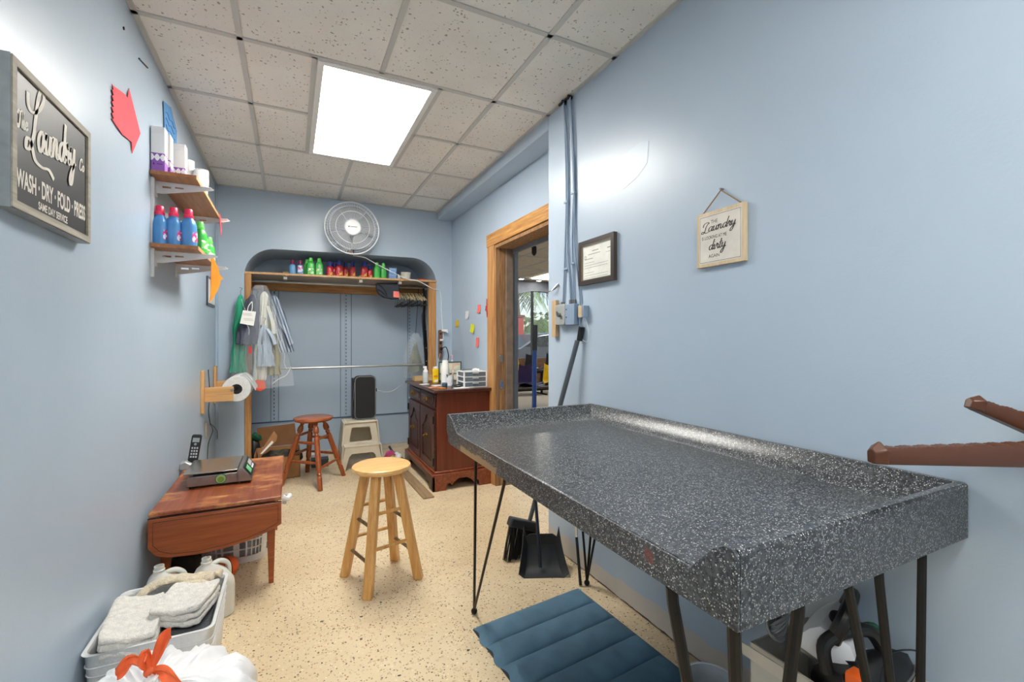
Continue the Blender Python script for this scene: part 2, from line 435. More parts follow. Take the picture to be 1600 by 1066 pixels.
arch = [(-.12, 0), (.215, 0), (.215, 1.77)]+[(x, z) for x, z in arc(.215+.25, 1.775, .25, 180, 90, 12)]+[(x, z) for x, z in arc(1.945-.25, 1.795, .25, 90, 0, 12)]+[(1.945, 0), (2.24, 0), (2.24, HC), (-.12, HC)]
struct(B().prism(arch, (0, 4.61, 0), (1, 0, 0), (0, 0, 1), (0, .57, 0)).build('wall_back', M_WALL, noorg=True))
M_PANEL = wall_mat('blue_panel_paint', (170, 187, 204))
struct(boxo('wall_alcove', (.1, 5.18, 0), (2.05, 5.26, 2.2), M_PANEL, noorg=True))
# suspended ceiling grid
g = B(); w = .012; z0, z1 = HC-.006, HC+.001
gx = [.3785, .988, 1.598]
for x in gx:
    for a, b in ((-1.9, -.118), (2.32, 3.54)) if x == .988 else ((-1.9, 4.61),):
        pass
for x in (.3785, 1.598): g.box((x-w, -1.9, z0), (x+w, 4.61, z1))
g.box((.988-w, -1.9, z0), (.988+w, 2.32, z1)); g.box((.988-w, 3.54, z0), (.988+w, 4.61, z1))
for x in (.683, 1.293): g.box((x-w, 2.32, z0), (x+w, 3.54, z1))
ys = [2.3204+.6096*j for j in range(-6, 4)]
for y in ys:
    if abs(y-2.93) < .02: g.box((0, y-w, z0), (.683, y+w, z1-.0005)); g.box((1.293, y-w, z0), (1.958, y+w, z1-.0005))
    else: g.box((0, y-w, z0), (1.958, y+w, z1-.0005))
g.box((0, -1.9, z0), (.022, 4.61, z1+.001)); g.box((1.936, -1.9, z0), (1.958, 4.61, z1+.001)); g.box((0, 4.59, z0), (1.958, 4.61, z1+.001))
struct(g.build('trim_1', M_GRID, noorg=True))
# narrow raceway in the back left corner
struct(B().box((0, 4.585, .35), (.022, 4.61, 2.53)).build('trim_2', wall_mat('raceway_paint', (158, 178, 198)), noorg=True, bevel=.004))
# panel seams and slotted standards in the alcove
M_SEAM = plain('seam_shadow_gap', (84, 104, 128), .7)
s = B()
for x in (.40, .47, 1.06, 1.17, 1.78): s.box((x-.003, 5.175, .38), (x+.003, 5.18, 1.80))
s.box((.2, 5.17, .372), (1.95, 5.18, .384))
struct(s.build('trim_3', M_SEAM, noorg=True))
t = NT('slotted_standard_paint'); pos = t.geo(); sep = t.n('ShaderNodeSeparateXYZ'); t.l(pos, sep.inputs[0])
fr = t.math('FRACT', t.math('MULTIPLY', sep.outputs['Z'], 26.0)); sl = t.math('GREATER_THAN', fr, .5)
ctr = t.math('FRACT', t.math('MULTIPLY', t.math('ADD', sep.outputs['X'], 0.0), 1.0))
t.col(t.mix(sl, lin((170, 187, 204)), lin((84, 104, 128)))); M_SLOT = t.fin(.4)
for i, x in enumerate((.43, 1.115, 1.80)):
    st = B().box((x-.014, 5.168, .4), (x-.005, 5.18, 1.79)).box((x+.005, 5.168, .4), (x+.014, 5.18, 1.79)).build('trim_4', M_PANEL, noorg=True); struct(st)
    struct(boxo('trim_5', (x-.005, 5.171, .4), (x+.005, 5.18, 1.79), M_SLOT, noorg=True))
struct(boxo('baseboard_alcove', (.2, 5.14, 0), (1.95, 5.18, .045), plain('dusty_plaster', (196, 186, 172), .8), noorg=True))
# door frame: pine casing, rough sawn jamb
d = B().box((2.092, 3.45, 0), (2.116, 3.59, 2.0)); struct(d.build('door_1', M_PINE, noorg=True, bevel=.003))
struct(boxo('door_1', (2.088, 2.36, 1.995), (2.116, 3.60, 2.10), M_PINEY, noorg=True, bevel=.003))
struct(boxo('door_1', (2.092, 2.36, 0), (2.116, 2.5, 1.995), M_PINE, noorg=True, bevel=.003))
struct(B().box((2.1, 3.425, 0), (2.19, 3.45, 1.99)).box((2.1, 2.5, 0), (2.19, 2.525, 1.99)).build('door_1', M_ROUGH, noorg=True, bevel=.002))
struct(boxo('door_1', (2.1, 2.525, 1.965), (2.25, 3.425, 1.99), M_ROUGH, noorg=True))
struct(B().box((2.19, 3.41, 0), (2.25, 3.45, 1.965)).box((2.19, 2.5, 0), (2.25, 2.54, 1.965)).build('door_1', plain('weathered_grey_wood', (128, 112, 98), .8, var=.2), noorg=True))
struct(boxo('door_1', (2.25, 2.46, 1.93), (2.27, 3.5, 1.99), plain('grey_door_header', (110, 116, 124), .5), noorg=True))
o = boxo('strike_plate', (2.135, 3.419, 1.02), (2.165, 3.425, 1.085), M_CHROME, bevel=.002); tag(o, 'small metal strike plate screwed to the rough door jamb', 'strike plate')
o = boxo('strike_plate', (2.138, 3.419, .80), (2.162, 3.425, .875), M_CHROME); tag(o, 'lower strike plate on the door jamb with blue tape behind', 'strike plate')
boxo('blue_tape', (2.144, 3.417, .815), (2.158, 3.419, .86), M('blue_tape', (50, 110, 190)), o)

# ---------------- neighbouring laundromat seen through the doorway
M_LFLOOR = plain('pale_laundromat_floor', (214, 208, 196), .3, nscale=60)
struct(boxo('floor', (2.26, 1.2, -.06), (10.5, 9.7, -.001), M_LFLOOR, noorg=True))
struct(boxo('ceiling', (2.26, 1.2, 2.62), (10.5, 9.72, 2.7), plain('beige_ceiling_tile', (208, 196, 176), .9, bump=.3, bscale=60), noorg=True))
g = B()
for k in range(7): g.box((2.26, 3.2+k*1.2-.012, 2.612), (10.5, 3.2+k*1.2+.012, 2.621))
for k in range(10): g.box((2.9+k*.6-.012, 1.2, 2.612), (2.9+k*.6+.012, 9.6, 2.6205))
struct(g.build('trim_6', M_GRID, noorg=True))
M_LWALL = plain('grey_laundromat_wall', (112, 118, 128), .6)
struct(boxo('wall_far_right', (10.5, 1.2, 0), (10.6, 9.7, 2.62), plain('pale_laundromat_wall', (190, 196, 204), .6), noorg=True))
struct(boxo('wall_near_right', (2.26, 1.1, 0), (10.5, 1.2, 2.62), plain('pale_laundromat_wall2', (190, 196, 204), .6), noorg=True))
struct(boxo('wall_side_left', (2.16, 4.62, 0), (2.26, 9.7, 2.62), plain('pale_laundromat_wall3', (190, 196, 204), .6), noorg=True))
def archwin(x0, x1):
    return [(x0, .77), (x1, .77), (x1, 2.12)]+[(x1-(x1-x0)*k/12, 2.12+.26*math.sin(PI*k/12)) for k in range(1, 12)]+[(x0, 2.12)]
hb = B(); holed(hb, [(2.26, 0), (10.5, 0), (10.5, 2.62), (2.26, 2.62)], [archwin(2.6, 4.7), archwin(4.95, 6.98), archwin(7.2, 9.2)], (0, 9.6, 0), (1, 0, 0), (0, 0, 1), (0, .12, 0))
struct(hb.build('wall_far', M_LWALL, noorg=True))
g = B()
for x in (3.65, 5.82, 8.2): g.box((x-.025, 9.62, .77), (x+.025, 9.68, 2.38))
struct(g.build('window_1', plain('black_window_frame', (36, 36, 40), .4), noorg=True))
t = NT('window_glass'); t.col(lin((235, 245, 250))); M_GLASS = t.fin(.03, spec=.4, Alpha=.06)
struct(boxo('window_1', (2.5, 9.648, .7), (9.3, 9.654, 2.4), M_GLASS, noorg=True))
struct(boxo('wall_sill', (2.3, 9.55, 0), (10.4, 9.6, .76), plain('brown_stone_sill', (112, 84, 64), .8, var=.35, nscale=18), noorg=True))
struct(boxo('trim_7', (3.035, 4.97, 0), (3.085, 5.03, 2.62), plain('grey_metal_post', (104, 112, 124), .5), noorg=True))
# laundromat seating: shell seats bolted on black beams
M_BENCHTOP = plain('dark_bench_top', (60, 50, 44), .4)
def shell(b, x, y, z, s=1.0):
    def f(u, v):
        # u across, v from front lip of seat to top of back
        a = v*1.9; yy = -.22+.44*min(1, v*1.7) + (.10*(v-.59) if v > .59 else 0)
        zz = .0 + .04*math.cos(v*5) + (max(0, v-.5)*2)**1.2*.42
        w_ = .23*(1-.55*max(0, v-.55)**1.0/.45*.6)
        xx = (u-.5)*2*w_; lift = .05*abs((u-.5)*2)**2.5
        return Vector((x+xx*s, y+(yy)*s, z+(zz+lift)*s))
    b.grid(f, 10, 16, .008); return b
def bench(name, label, x0, x1, y, z, seats, side=1):
    t = thing(name, label, 'bench', ((x0+x1)/2, y, 0))
    boxo('bench_top', (x0, y-.22, z-.035), (x1, y+.22, z-.005), M_BENCHTOP, t, .004)
    boxo('beam', (x0, y-.03, z-.085), (x1, y+.03, z-.035), M_BLKMETAL, t)
    n = max(2, int((x1-x0)/.9)+1)
    for i in range(n):
        x = x0+.1+(x1-x0-.2)*i/(n-1)
        B().box((x-.02, y-.02, .02), (x+.02, y+.02, z-.085)).box((x-.02, y-.22, 0), (x+.02, y+.22, .025)).build('leg', M_BLKMETAL, t)
    for x, m, lab in seats:
        o = shell(B(), x, y, z+.005, .72).build('seat', m, t); o['label'] = lab
    return t
Y1 = M('yellow_shell', (238, 196, 32), .3); P1 = M('purple_shell', (52, 38, 84), .3); K1 = M('black_shell', (28, 28, 32), .35)
bench('bench_seating', 'black beam bench with dark purple and yellow shell seats nearer the doorway', 3.55, 5.6, 6.6, .45,
      [(4.13, P1, 'dark purple shell seat'), (4.62, Y1, 'yellow shell seat'), (5.2, P1, 'dark purple shell seat')])
bench('bench_seating', 'black beam bench with yellow and black shell seats by the laundromat window', 4.6, 6.6, 8.8, .55,
      [(4.98, Y1, 'yellow shell seat'), (5.42, K1, 'black shell seat'), (5.95, K1, 'black shell seat')])
o = B().lathe((3.90, 6.05, 2.50), [(.035, .12), (.038, .10), (.038, .03), (.032, .01), (.02, -.01), (.005, -.02)], 16).build('dome_camera', M_BLACK)
tag(o, 'black dome security camera on the laundromat ceiling', 'camera')
def troffer(loc, sx, sy, label, strength, group=None, zc=HC):
    x, y = loc; t = thing('ceiling_light', label, 'ceiling light', (x, y, zc-.012), group)
    f = B(); fw = .03
    f.box((x-sx/2, y-sy/2, zc-.012), (x+sx/2, y-sy/2+fw, zc-.001)).box((x-sx/2, y+sy/2-fw, zc-.012), (x+sx/2, y+sy/2, zc-.001))
    f.box((x-sx/2, y-sy/2+fw, zc-.012), (x-sx/2+fw, y+sy/2-fw, zc-.001)).box((x+sx/2-fw, y-sy/2+fw, zc-.012), (x+sx/2, y+sy/2-fw, zc-.001))
    f.build('frame', M_TRIMW, t, .002)
    n = NT('lit_diffuser'); pos = n.geo(); s = n.n('ShaderNodeSeparateXYZ'); n.l(pos, s.inputs[0])
    u = n.math('DIVIDE', n.math('SUBTRACT', s.outputs['X'], x), sx)
    wv = n.math('COSINE', n.math('MULTIPLY', u, 4*PI))     # tubes at +-1/4 of the width
    st = n.math('MULTIPLY', n.math('MULTIPLY_ADD', wv, -.32, .95), strength)
    n.p.inputs['Base Color'].default_value = (.8, .8, .78, 1); n.p.inputs['Emission Color'].default_value = (1, .965, .90, 1)
    n.l(st, n.p.inputs['Emission Strength']); m = n.fin(.5)
    boxo('diffuser', (x-sx/2+fw, y-sy/2+fw, zc-.006), (x+sx/2-fw, y+sy/2-fw, zc-.002), m, t)
    return t
troffer((.988, 2.93), .585, 1.195, 'bright rectangular lit panel in the drop ceiling above the small stool', PANEL)
troffer((.988, -.55), .585, 1.195, 'lit ceiling panel behind the viewer, nearest the front wall', PANEL*.9)  # extra panel added behind the camera as soft fill
troffer((5.8, 8.6), .6, 1.2, 'lit laundromat ceiling panel seen through the doorway', 9, zc=2.612)
for k, (x, y) in enumerate(((5.35, 9.3), (5.87, 9.4))):
    t = thing('recessed_light', ['small round recessed light over the laundromat window, left one', 'small round recessed light over the laundromat window, right one'][k], 'ceiling light', (x, y, 2.6))
    B().cyl((x, y, 2.60), (x, y, 2.618), .07, seg=16).build('trim_ring', M_TRIMW, t)
    n = NT('spot_glow'); n.p.inputs['Emission Color'].default_value = (1, .95, .85, 1); n.p.inputs['Emission Strength'].default_value = 25
    B().cyl((x, y, 2.596), (x, y, 2.60), .05, seg=16).build('lens', n.fin(.5), t)
for k, (x, y) in enumerate(((4.4, 4.2), (7.5, 5.5))):  # panels added out of view to brighten the laundromat
    troffer((x, y), .6, 1.2, ['laundromat ceiling panel hidden behind the door head', 'laundromat ceiling panel hidden far to the right'][k], 9, zc=2.612)

# ---------------- outdoors
M_ASPH = plain('pale_parking_lot', (176, 172, 166), .9, nscale=3)
struct(boxo('ground', (-10, 9.73, -.14), (45, 60, -.06), M_ASPH, noorg=True))
def car():
    t = thing('car', 'dark grey car parked outside the laundromat window', 'car', (8.3, 14, -.06))
    z = -.06; x0, x1 = 6.2, 10.8
    prof = [(x0, .35), (x0+.05, .75), (x0+.25, .95), (x0+1.1, 1.02), (x0+1.75, 1.42), (x0+2.3, 1.50), (x0+3.4, 1.47), (x0+4.15, 1.05), (x0+4.5, .98), (x1, .7), (x1, .35), (x1-.25, .25), (x0+.3, .25)]
    B().prism(prof, (0, 13.2, z), (1, 0, 0), (0, 0, 1), (0, 1.7, 0)).build('body', M('grey_car_paint', (92, 98, 106), .22, metal=.4), t, .06)
    wnd = [(x0+1.3, 1.04), (x0+1.85, 1.37), (x0+2.3, 1.42), (x0+3.35, 1.40), (x0+3.95, 1.06)]
    B().prism(wnd, (0, 13.185, z), (1, 0, 0), (0, 0, 1), (0, .02, 0)).build('side_window', M('dark_car_glass', (26, 32, 36), .08), t)
    for x in (x0+.85, x1-.9):
        wl = B().cyl((x, 13.16, z+.32), (x, 13.4, z+.32), .32, seg=24).build('wheel', M('tyre', (28, 28, 28), .7), t)
        B().cyl((x, 13.15, z+.32), (x, 13.17, z+.32), .2, seg=12).build('hubcap', M_CHROME, wl)
    B().box((x0+2.1, 13.18, z+.82), (x0+2.3, 13.2, z+.86)).build('door_handle', M_CHROME, t)
car()
def palm(x, y, h, label, seed):
    R = random.Random(seed); t = thing('palm_tree', label, 'tree', (x, y, -.06), 'palm trees outside')
    pts = [(x+.1*math.sin(k*.6), y, -.06+h*k/10) for k in range(11)]
    B().tube(pts, [.16-.006*k for k in range(11)], 10).build('trunk', M('palm_trunk', (122, 100, 80), .9, var=.25), t)
    f = B()
    for k in range(15):
        a = k*2.4+R.random(); L = 1.15+R.random()*.4; el = .2+R.random()*.9
        sp = []
        for i in range(9):
            q = i/8; r = L*q; zz = h+L*(el*q-1.25*q*q)
            sp.append(Vector((x+math.cos(a)*r, y+math.sin(a)*r, -.06+zz)))
        side = Vector((-math.sin(a), math.cos(a), 0))
        for i in range(1, 9):
            for sgn in (-1, 1):
                for dd in (0, .5):
                    p = sp[i].lerp(sp[i-1], dd); ln = .42*math.sin(PI*(i-.3)/8.5)+.08
                    tip = p+side*sgn*ln+(sp[i]-sp[i-1])*1.0+Vector((0, 0, -ln*.55))
                    dv = (sp[i]-sp[i-1])*.22
                    f.b.faces.new([f.b.verts.new(p-dv), f.b.verts.new(p+dv), f.b.verts.new(tip)])
    f.build('fronds', M('palm_frond', (92, 120, 52), .6, var=.3), t, smooth=False)
palm(10.45, 19.5, 4.0, 'tall palm tree with arching fronds outside the window', 1)
palm(14.3, 24.5, 2.3, 'short palm tree lower down beside the tall palm', 2)
def shrub(name, loc, r, label, c, seed):
    R = random.Random(seed); b = B()
    for k in range(380):
        d = Vector((R.gauss(0, 1), R.gauss(0, 1), R.gauss(0, .8))); d.normalize(); p = Vector(loc)+Vector((d.x*r[0], d.y*r[1], d.z*r[2]))*(.6+.4*R.random())
        q = Vector((R.random()-.5, R.random()-.5, R.random()-.5)).normalized(); e = d.cross(q).normalized(); s_ = .12+.1*R.random()
        b.b.faces.new([b.b.verts.new(p+e*s_), b.b.verts.new(p+q*s_), b.b.verts.new(p-e*s_), b.b.verts.new(p-q*s_*.8)])
    return tag(b.build(name, M(name+str(seed), c, .7, var=.3), None, smooth=False), label, 'shrub')
shrub('leafy_shrub', (11.3, 22.3, .9), (1.2, .8, 1.0), 'green leafy shrub behind the tall palm', (86, 118, 58), 3)
shrub('yellow_shrub', (9.75, 17.2, .65), (.45, .45, .75), 'yellow green spiky shrub beside the red kiosk', (196, 186, 60), 4)
shrub('leafy_tree', (18.2, 30, 1.7), (3, 2, 1.75), 'distant green tree crown right of the palm', (78, 104, 60), 5)
k = thing('kiosk', 'red pillar shaped kiosk outside to the left of the palm', 'kiosk', (8.93, 16.45, -.06))
boxo('body', (8.80, 16.3, -.06), (9.06, 16.6, 2.1), M('red_kiosk', (176, 62, 48), .5), k, .03); boxo('cap', (8.77, 16.27, 2.1), (9.09, 16.63, 2.2), M('brown_cap', (110, 60, 50), .6), k)
k = thing('box_truck', 'white box truck parked beyond the grey car', 'truck', (13.2, 18, -.06))
boxo('cargo_box', (11.9, 17.2, .5), (15.0, 18.8, 2.1), M('white_truck', (232, 234, 236), .4), k, .03)
boxo('cab', (15.05, 17.25, .4), (16.3, 18.75, 1.7), M('white_truck', (232, 234, 236)), k, .1)
for x in (12.6, 15.5): B().cyl((x, 17.15, .32), (x, 17.45, .32), .38, seg=20).build('wheel', M('tyre', (28, 28, 28)), k)

# ================================================================== THE COUNTER TABLE
ct = thing('folding_counter', 'large black and white speckled laminate folding counter with raised rims on hairpin legs', 'counter', (1.57, 1.19, 0))
XA, XB, YA, YB, ZD, ZT, ZB = 1.19, 1.952, .47, 1.90, .826, .887, .764
# deck slab
boxo('deck', (XA+.002, YA+.03, ZB+.002), (XB-.005, YB-.03, ZD), M_LAM, ct, .003)
# front apron keeps the worn edge
B().prism([(YA, ZB), (YB-.05, ZB), (YB, ZB+.05), (YB, ZT-.008), (YB-.008, ZT), (YB-.03, ZT), (YB-.06, ZT-.012), (YB-.135, ZD-.001), (YA+.09, ZD-.001), (YA+.045, ZT-.012), (YA+.025, ZT), (YA+.008, ZT), (YA, ZT-.008)], (XA-.001, 0, 0), (0, 1, 0), (0, 0, 1), (.007, 0, 0)).build('front_apron', M_LAMW, ct, .0015)
def rim(name, pts_fn, a, b, axis, cut=None):
    """concave rim: profile from deck up to the top, extruded along an axis"""
    prof = [(0, ZB), (0, ZT-.006), (.004, ZT), (.018, ZT)]+[(.018+.062*q, ZT-.002-(ZT-ZD-.002)*(1-(1-q)**1.7)) for q in [i/10 for i in range(1, 11)]]+[(.085, ZD-.004), (.085, ZB)]
    m = B(); R = []
    for s_ in (a, b):
        R.append([pts_fn(p, z, s_) for p, z in prof])
    m.rings(R, True, True); return m.build(name, M_LAM, ct, angle=30)
rim('back_rim', lambda p, z, s_: Vector((XB-p, s_, z)), YA+.002, YB-.002, 'y')
def front_cut(p, z, s_, far):
    # front end of the side rims is cut on a slant: the foot of the slope reaches further forward
    return s_
rim('far_rim', lambda p, z, s_: Vector((s_, YB-p*1.5, z-.0004)), XA+.006, XB-.001, 'x')
rim('near_rim', lambda p, z, s_: Vector((s_, YA+p, z-.0004)), XA+.006, XB-.001, 'x')
def hair(x, y, fx, fy, rods, r, label=None):
    lg = B()
    for (ax, ay) in rods:
        pts = [(x+ax, y+ay, ZB), (x+ax+(fx-x-ax)*.02, y+ay+(fy-y-ay)*.02, ZB-.03)]
        pts += [(x+ax+(fx-x-ax)*.985, y+ay+(fy-y-ay)*.985, .03), (fx, fy, .012)]
        lg.tube(pts, r, 8)
    lg.sph((fx, fy, .014), .014)
    o = lg.build('leg', M_BLKMETAL if label is None else M_DKBRNZ, ct)
    pl = B(); c0 = [(x+a, y+b) for a, b in rods]
    pl.box((max(XA+.004, min(p[0] for p in c0)-.02), max(YA+.006, min(p[1] for p in c0)-.02), ZB-.0015), (min(XB-.01, max(p[0] for p in c0)+.02), max(p[1] for p in c0)+.02, ZB+.001)); pl.build('mounting_plate', M_BLKMETAL, o)
    return o
hair(1.215, 1.48, 1.307, 1.872, [(.0, -.125), (.0, .14)], .0058, 'b')
hair(1.86, 1.72, 1.89, 1.848, [(-.09, .05), (.03, -.07), (.05, .06)], .0058)
hair(1.28, .55, 1.306, .54, [(-.083, .06), (-.075, -.062), (.088, -.062)], .0105)
hair(1.66, .50, 1.70, .46, [(-.125, .0), (-.04, -.012), (.13, -.012)], .0085)

# ================================================================== STOOLS
def stool_blond():
    cx, cy = .996, 2.368
    t = thing('stool', 'blond wooden round stool with square tapered legs in the middle of the floor', 'stool', (cx, cy, 0))
    B().lathe((cx, cy, .545), [(.0, 0), (.12, 0), (.138, .006), (.146, .018), (.143, .028), (.13, .034), (0, .034)], 40).build('seat', M_BLONDX, t)
    feet = [(.830, 2.468), (.905, 2.205), (1.163, 2.278), (1.096, 2.525)]
    tops = [(cx+(x-cx)*.42, cy+(y-cy)*.42) for x, y in feet]
    def at(i, z):
        q = z/.545; return Vector((feet[i][0]+(tops[i][0]-feet[i][0])*q, feet[i][1]+(tops[i][1]-feet[i][1])*q, z))
    ang = math.atan2(feet[0][1]-cy, feet[0][0]-cx)
    for i in range(4):
        a = math.atan2(feet[i][1]-cy, feet[i][0]-cx); rr = []
        for z in (0, .54):
            p = at(i, z); h = .021
            rr.append([p+Vector((math.cos(a)*u-math.sin(a)*v, math.sin(a)*u+math.cos(a)*v, 0)) for u, v in ((-h, -h), (h, -h), (h, h), (-h, h))])
        B().rings(rr).build('leg', M_BLOND, t, .004)
    for i, (za, zb_) in enumerate(((.30, .14), (.36, .20), (.30, .14), (.36, .20))):
        for z in (za, zb_):
            B().cyl(at(i, z), at((i+1) % 4, z), .0085, seg=10).build('rung', M_RUNG if i in (0, 2) else M_BLOND, t)
stool_blond()
def stool_turned():
    cx, cy = .755, 4.24
    t = thing('stool', 'orange brown stained round stool with turned legs beside the cardboard box', 'stool', (cx, cy, 0))
    B().lathe((cx, cy, .515), [(0, 0), (.13, 0), (.148, .006), (.158, .018), (.155, .03), (.14, .036), (0, .034)], 40).build('seat', M_ORSEAT, t)
    base = .225; a0 = math.atan2(3.918-cy, .804-cx)
    def at(i, z):
        a = a0+i*PI/2; q = z/.515; r = .31*(1-q)+.10*q
        return Vector((cx+math.cos(a)*r*.82, cy+math.sin(a)*r, z))
    for i in range(4):
        pts = []; rad = []
        for k in range(41):
            z = .515*k/40; q = z/.515; r = .018+.004*math.sin(q*PI)
            for c in (.10, .135, .40, .425, .49):
                if abs(z-c) < .007: r -= .006
            if abs(z-.45) < .02: r += .004
            pts.append(at(i, z)); rad.append(r)
        B().tube(pts, rad, 12).build('leg', M_ORSTOOL, t)
    for i, zs in enumerate(((.16, .38), (.21, .35), (.24, .40), (.20, .35))):
        for z in zs:
            p, q = at(i, z), at((i+1) % 4, z)
            B().tube([p.lerp(q, k/8) for k in range(9)], [.008+.004*math.sin(PI*k/8) for k in range(9)], 10).build('rung', M_ORSTOOL, t)
stool_turned()
def step_stool():
    M_B = M('beige_plastic', (206, 198, 178), .5, var=.05)
    t = thing('step_stool', 'beige moulded plastic two step stool with black speaker standing on it', 'step stool', (1.2, 4.56, 0))
    x0, x1 = 1.0, 1.40; cx = 1.17
    # front arch below the lower step
    def trap(xb0, xb1, z0, xt0, xt1, z1): return [(xb0, z0), (xb1, z0), (xt1, z1), (xt0, z1)]
    fr = [(.985, 0), (1.03, 0), (1.065, .13), (1.09, .155), (1.27, .155), (1.295, .13), (1.33, 0), (1.375, 0), (1.325, .225), (1.03, .225)]
    B().prism(fr, (0, 4.40, 0), (1, 0, 0), (0, 0, 1), (0, .014, 0)).build('front_panel', M_B, t, .004)
    boxo('lower_step', (1.02, 4.395, .215), (1.335, 4.54, .23), M_B, t, .006)
    w_ = B(); holed(w_, [(1.01, .22), (1.345, .22), (1.315, .43), (1.04, .43)], [[(1.075, .255)]+[(1.085, .245), (1.27, .245), (1.282, .257), (1.262, .37), (1.25, .38), (1.105, .38), (1.093, .37)]], (0, 4.50, 0), (1, 0, 0), (0, 0, 1), (0, .014, 0))
    w_.build('riser', M_B, t)
    boxo('upper_step', (1.035, 4.49, .42), (1.32, 4.72, .435), M_B, t, .006)
    boxo('tread_pad', (1.06, 4.51, .435), (1.295, 4.70, .438), M('beige_tread', (196, 188, 168), .8), t)
    B().prism([(4.40, 0), (4.45, 0), (4.50, .14), (4.70, .14), (4.76, 0), (4.80, 0), (4.73, .43), (4.50, .43), (4.49, .22), (4.40, .22)], (.985, 0, 0), (0, 1, 0), (.09, 0, 1), (.012, 0, 0)).build('side_panel', M_B, t, .003)
    B().prism([(4.40, 0), (4.45, 0), (4.50, .14), (4.70, .14), (4.76, 0), (4.80, 0), (4.73, .43), (4.50, .43), (4.49, .22), (4.40, .22)], (1.375, 0, 0), (0, 1, 0), (-.09, 0, 1), (-.012, 0, 0)).build('side_panel', M_B, t, .003)
    B().prism([(1.0, 0), (1.04, 0), (1.1, .16), (1.26, .16), (1.32, 0), (1.36, 0), (1.315, .43), (1.04, .43)], (0, 4.74, 0), (1, 0, 0), (0, 0, 1), (0, .012, 0)).build('back_panel', M_B, t, .003)
step_stool()
sp = thing('speaker', 'black portable speaker standing upright on the beige step stool', 'speaker', (1.23, 4.62, .438))
def rb(x0, x1, y0, y1, z0, z1, r, axis='z', n=5):
    b = B()
    if axis == 'z': b.prism(rrect(x0, y0, x1, y1, r, n), (0, 0, z0), (1, 0, 0), (0, 1, 0), (0, 0, z1-z0))
    elif axis == 'y': b.prism(rrect(x0, z0, x1, z1, r, n), (0, y0, 0), (1, 0, 0), (0, 0, 1), (0, y1-y0, 0))
    else: b.prism(rrect(y0, z0, y1, z1, r, n), (x0, 0, 0), (0, 1, 0), (0, 0, 1), (x1-x0, 0, 0))
    return b
rb(1.125, 1.33, 4.56, 4.64, .438, .86, .045, 'y').build('body', M('black_speaker_cloth', (34, 35, 37), .85, bump=.4, bscale=500), sp, .012)
B().tube([(p[0], 4.557, p[1]) for p in rrect(1.133, .446, 1.322, .852, .04)], .004, 6, True).build('front_seam', M('grey_piping', (120, 124, 126), .5), sp)
rb(1.112, 1.128, 4.575, 4.66, .45, .84, .03, 'x').build('side_cap', M('black_rubber', (20, 20, 22), .5), sp, .004)
B().tube([(1.125, 4.56, .47), (1.118, 4.558, .62), (1.128, 4.558, .80)], .003, 6).build('silver_piping', M_CHROME, sp)
B().box((1.33, 4.59, .70), (1.342, 4.615, .73)).build('plug', M_BLACK, sp, .003)
o = B().tube(cr([(1.343, 4.6, .715), (1.38, 4.62, .70), (1.45, 4.7, .68), (1.52, 4.72, .685), (1.60, 4.7, .74), (1.625, 4.6, .78)]), .0028, 6).build('white_cable', M_WHITEP)
tag(o, 'thin white cord running from the black speaker to the cabinet', 'cord')

